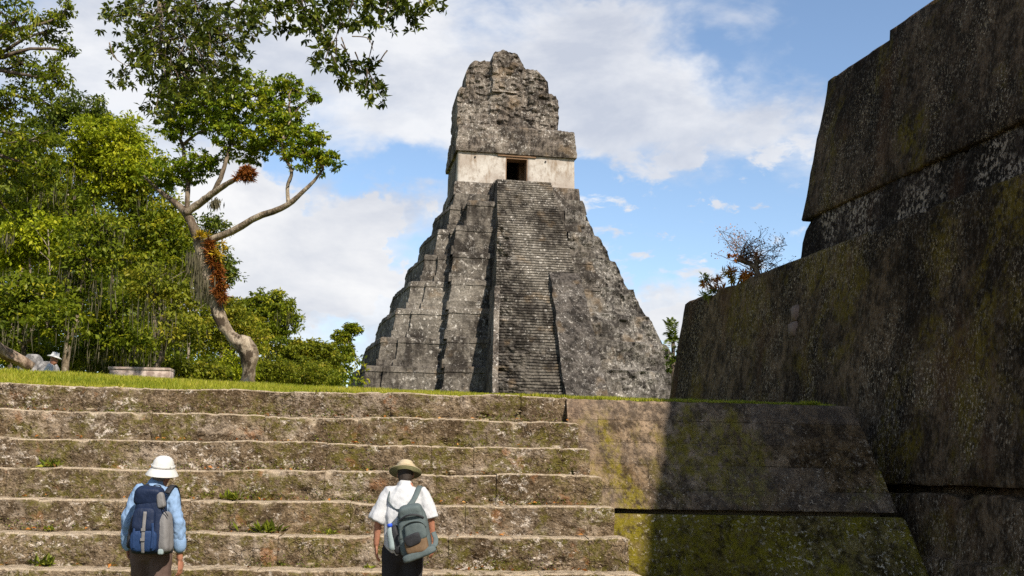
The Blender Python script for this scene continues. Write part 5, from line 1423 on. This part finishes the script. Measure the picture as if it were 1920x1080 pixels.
ribbon('shoulder_strap', bp, M['black_nylon'], [(-.115, -.03, .56), (-.115, .06, .625), (-.115, .16, .60), (-.12, .255, .48), (-.13, .26, .30)], .055, .014)
ribbon('grab_handle', bp, M['black_nylon'], [(-.035, -.03, .59), (-.02, -.035, .625), (.03, -.035, .625), (.045, -.03, .59)], .02, .01, (0, 1, 0))
pad('bottle', bp, M['bottle_clear'], .05, .05, .05, (.115, -.155, .052), (0, 0, 0), 1, (1, 1), .001, 9)
mb = MB(); mb.box(-.018, .018, -.006, .006, -.012, .012)
for (x, z) in ((-.03, .16), (-.03, .245)):
    o = link('buckle', mb.mesh('buckle'), M['grey_nylon'], bp); o.location = (x, -.238, z)

# visitor in white shirt -----------------------------------------------
p2 = at(760, 900, 10); m2 = empty('person', (p2.x, 10, 0), R(3), 'person in wide-brimmed hat and white T-shirt, carrying a slate green backpack', 'person', 'visitors at the foot of the stairs')
torso = [([(0, -.02, .86), (0, -.03, 1.0), (0, -.015, 1.18), (0, .015, 1.34), (0, .03, 1.44)], [(.150, .105), (.145, .100), (.165, .108), (.170, .105), (.090, .075)])]
neck = [([(-.005, .03, 1.42), (-.005, .075, 1.53)], [.056, .054])]
aL = [([(-.165, .02, 1.375), (-.250, -.03, 1.16), (-.268, .02, .935)], [.042, .041, .029])]
aR = [([(.168, .02, 1.375), (.262, -.02, 1.17), (.290, .05, .97)], [.042, .042, .029])]
parts = torso + neck + head_parts((-.005, .10, 1.560), R(0), R(-22)) + aL + aR + legs(.88, .09, .16) + hand((-.269, .025, .925), (.06, .10, -1), 1, (.9, .3, 0), 1.0) + hand((.292, .055, .96), (.02, .10, -1), -1, (-.9, .3, 0), 1.0)
link('body', fuse('body', parts, .0065), M['skin'], m2, True)
ts = [([(0, -.02, .93), (0, -.03, 1.02), (0, -.015, 1.18), (0, .015, 1.34), (0, .028, 1.415), (0, .034, 1.438)], [(.196, .145), (.196, .145), (.204, .145), (.200, .138), (.145, .115), (.088, .084)]),
      ([(-.070, .02, 1.385), (-.150, .02, 1.388), (-.215, -.01, 1.27), (-.272, -.03, 1.135)], [.070, .080, .078, .090], (1, 0, 0), 1), ([(.070, .02, 1.385), (.155, .02, 1.388), (.215, -.01, 1.28), (.262, -.025, 1.16)], [.070, .080, .076, .084], (1, 0, 0), 1)]
link('t_shirt', fuse('t_shirt', ts, .008, .020, 9, 13, (), .2), M['white_cotton'], m2, True)
tr = [([(0, -.02, .98), (0, -.01, .87)], [(.168, .122), (.176, .13)])] + [(p, [r + .034 for r in rr_]) for p, rr_ in legs(.88, .092, .16)]
link('trousers', fuse('trousers', tr, .012, .010, 7, 19), M['trouser_black'], m2, True)
shoe(m2, -.112, .16, M['boot']); shoe(m2, .112, -.16, M['boot'])
mb = MB(); mb.tube([(-.005, .035, 1.515), (-.005, .062, 1.56), (-.005, .085, 1.61)], [(.066, .045), (.080, .075), (.080, .09)], 16, round_ends=True); link('hair', mb.mesh('hair'), M['hair'], m2, True)
hat = MB(); prof = [(.02, .088), (.045, .090), (.068, .080), (.086, .056), (.094, .024), (.100, .012), (.130, .004), (.160, -.008), (.172, -.016), (.173, -.020)]
hat.lathe(prof, (0, 0, 0), 32, .96, 1.06)
ho = link('hat', hat.mesh('hat'), M['hat_tan'], m2, True); ho.location = (-.005, .090, 1.600); ho.rotation_euler = (R(-21), R(1), 0)
un = MB(); un.lathe([(.172, -.0205), (.160, -.0125), (.130, -.0005), (.098, .009), (.05, .02)], (0, 0, 0), 32, .96, 1.06); link('hat_brim_lining', un.mesh('hat_brim_lining'), M['hat_under'], ho, True)
mb = MB(); mb.tube([(math.cos(t) * .095, math.sin(t) * .105, .03) for t in np.linspace(0, 2 * math.pi, 29)], [(.014, .003)] * 29, 6, (0, 0, 1)); link('hat_band', mb.mesh('hat_band'), M['hat_tan'], ho, True)
bp = empty('backpack', m2.matrix_basis @ Vector((.10, -.16, .80)), R(3), 'slate green and brown backpack slung low on the white-shirted person', 'backpack')
tilt = R(11)
pad('main_bag', bp, M['slate_nylon'], .30, .19, .46, (.0, -.11, .27), (0, tilt * -.9, R(-6)), 1, (1.02, .80), .007, 21)
pad('top_panel', bp, M['slate_nylon'], .235, .15, .14, (-.03, -.145, .43), (R(12), -tilt, R(-6)), 1, (1.0, .85), .006, 22)
pad('front_pocket', bp, M['slate_nylon'], .20, .09, .17, (.02, -.205, .275), (R(4), -tilt, R(-6)), 1, (1.05, .9), .006, 23)
pad('lower_pocket', bp, M['brown_nylon'], .205, .09, .16, (.035, -.200, .155), (R(-6), -tilt, R(-6)), 1, (1.0, 1.0), .007, 24)
pad('pocket_flap', bp, M['black_nylon'], .15, .03, .10, (.0, -.250, .20), (R(6), -tilt * 2.2, R(-6)), 1, (.9, 1.0), .004, 25)
pad('base_bolster', bp, M['slate_nylon'], .31, .11, .075, (.06, -.195, .075), (0, -R(22), R(-4)), 1, (1, 1), .006, 26)
pad('side_pocket', bp, M['black_nylon'], .07, .14, .26, (-.15, -.10, .19), (0, -tilt, 0), 1, (1, .9), .006, 27)
ribbon('zip', bp, M['black_nylon'], [(-.125, -.20, .36), (-.06, -.235, .405), (.02, -.238, .415), (.09, -.20, .39)], .016, .006, (0, 0, 1))
ribbon('piping', bp, M['slate_nylon'], [(-.10, -.225, .20), (-.105, -.242, .29), (-.03, -.258, .35), (.06, -.255, .355), (.11, -.23, .31)], .026, .012, (0, 0, 1))
ribbon('shoulder_strap', bp, M['slate_nylon'], [(-.06, -.07, .475), (-.01, .0, .54), (.015, .06, .60), (.03, .12, .645), (.04, .20, .655), (.045, .285, .60), (.05, .33, .45)], .05, .014)
ribbon('shoulder_strap', bp, M['slate_nylon'], [(-.10, -.02, .46), (-.17, .03, .45), (-.24, .06, .52), (-.235, .11, .60), (-.225, .20, .62), (-.21, .30, .5)], .028, .010)
ribbon('loose_strap', bp, M['slate_nylon'], [(.13, -.17, .13), (.19, -.16, .15), (.20, -.13, .20), (.175, -.10, .26)], .045, .012)
bt = MB(); bt.lathe([(.01, 0), (.032, .004), (.034, .03), (.034, .15), (.028, .175), (.016, .19), (.016, .20)], (0, 0, 0), 16)
b_ = empty('water_bottle', bp.matrix_basis @ Vector((-.175, -.14, .10)), 0, 'clear water bottle with blue cap in the side pocket of the slate backpack', 'bottle')
link('bottle_body', bt.mesh('bottle_body'), M['bottle_clear'], b_, True)
cp = MB(); cp.lathe([(.005, .192), (.021, .193), (.022, .215), (.018, .222), (.005, .223)], (0, 0, 0), 16); link('bottle_cap', cp.mesh('bottle_cap'), M['bottle_blue'], b_, True)
b_.rotation_euler = (R(-4), R(-10), 0)
b_.scale = (1.05, 1.05, 1.05)
m2.scale = (.92, .96, 1.0); m1.scale = (.96, .98, 1.0)

# far visitor sitting by the log ----------------------------------------
SY = 25.2; sp0 = at(84, 690, SY); zg = float(lawn_h(-9, SY - 15)) - .35
seat_z = at(84, 690, SY).z - .0
m3 = empty('person', (sp0.x, SY, zg), R(-70), 'tiny seated person in pale clothes and white sun hat at the forest edge', 'person')
hz_ = at(86, 664, SY).z - zg
k = hz_ / 1.30
def q3(L): return [tuple(Vector(p) * k) for p in L]
pr = [(q3([(0, 0, .45), (0, .06, .75), (0, .12, 1.0)]), [(.15 * k, .11 * k), (.17 * k, .12 * k), (.10 * k, .08 * k)]), (q3([(0, .13, 1.0), (0, .18, 1.12)]), [.05 * k, .05 * k]), (q3([(0, .19, 1.12), (0, .20, 1.25)]), [(.08 * k, .095 * k), (.075 * k, .09 * k)]),
      (q3([(-.1, 0, .45), (-.12, .45, .50), (-.12, .48, .08)]), [.09 * k, .07 * k, .05 * k]), (q3([(.1, 0, .45), (.12, .45, .50), (.12, .48, .08)]), [.09 * k, .07 * k, .05 * k]),
      (q3([(-.18, .1, .98), (-.24, .2, .72), (-.12, .42, .60)]), [.05 * k, .045 * k, .03 * k]), (q3([(.18, .1, .98), (.24, .2, .72), (.12, .42, .60)]), [.05 * k, .045 * k, .03 * k])]
link('body', fuse('body', pr, .02), M['skin'], m3, True)
sh3 = [(p, [tuple(x * 1.2 for x in r) if isinstance(r, tuple) else r * 1.3 for r in rr_]) for p, rr_ in (pr[0], pr[5], pr[6])]
link('shirt', fuse('shirt', sh3, .025, .01, 6, 3), M['white_cotton'], m3, True)
link('trousers', fuse('trousers', [(p, [r * 1.25 for r in rr_]) for p, rr_ in pr[3:5]], .025), M['grey_nylon'], m3, True)
hat = MB(); hat.lathe([(.02 * k, .12 * k), (.08 * k, .11 * k), (.10 * k, .03 * k), (.18 * k, -.01 * k), (.18 * k, -.02 * k), (.09 * k, .01 * k)], (0, 0, 0), 18); ho = link('hat', hat.mesh('hat'), M['hat_white'], m3, True); ho.location = Vector((0, .2, 1.24)) * k; ho.rotation_euler = (R(-14), 0, 0)
sb_ = rough_block('boulder', .7, .6, .43 * k, M['rock'], None, 44, (sp0.x, SY, zg - .03), .4, .05, .1); tag(sb_, 'boulder under the seated visitor at the forest edge', 'boulder', 'boulders near the fallen log')
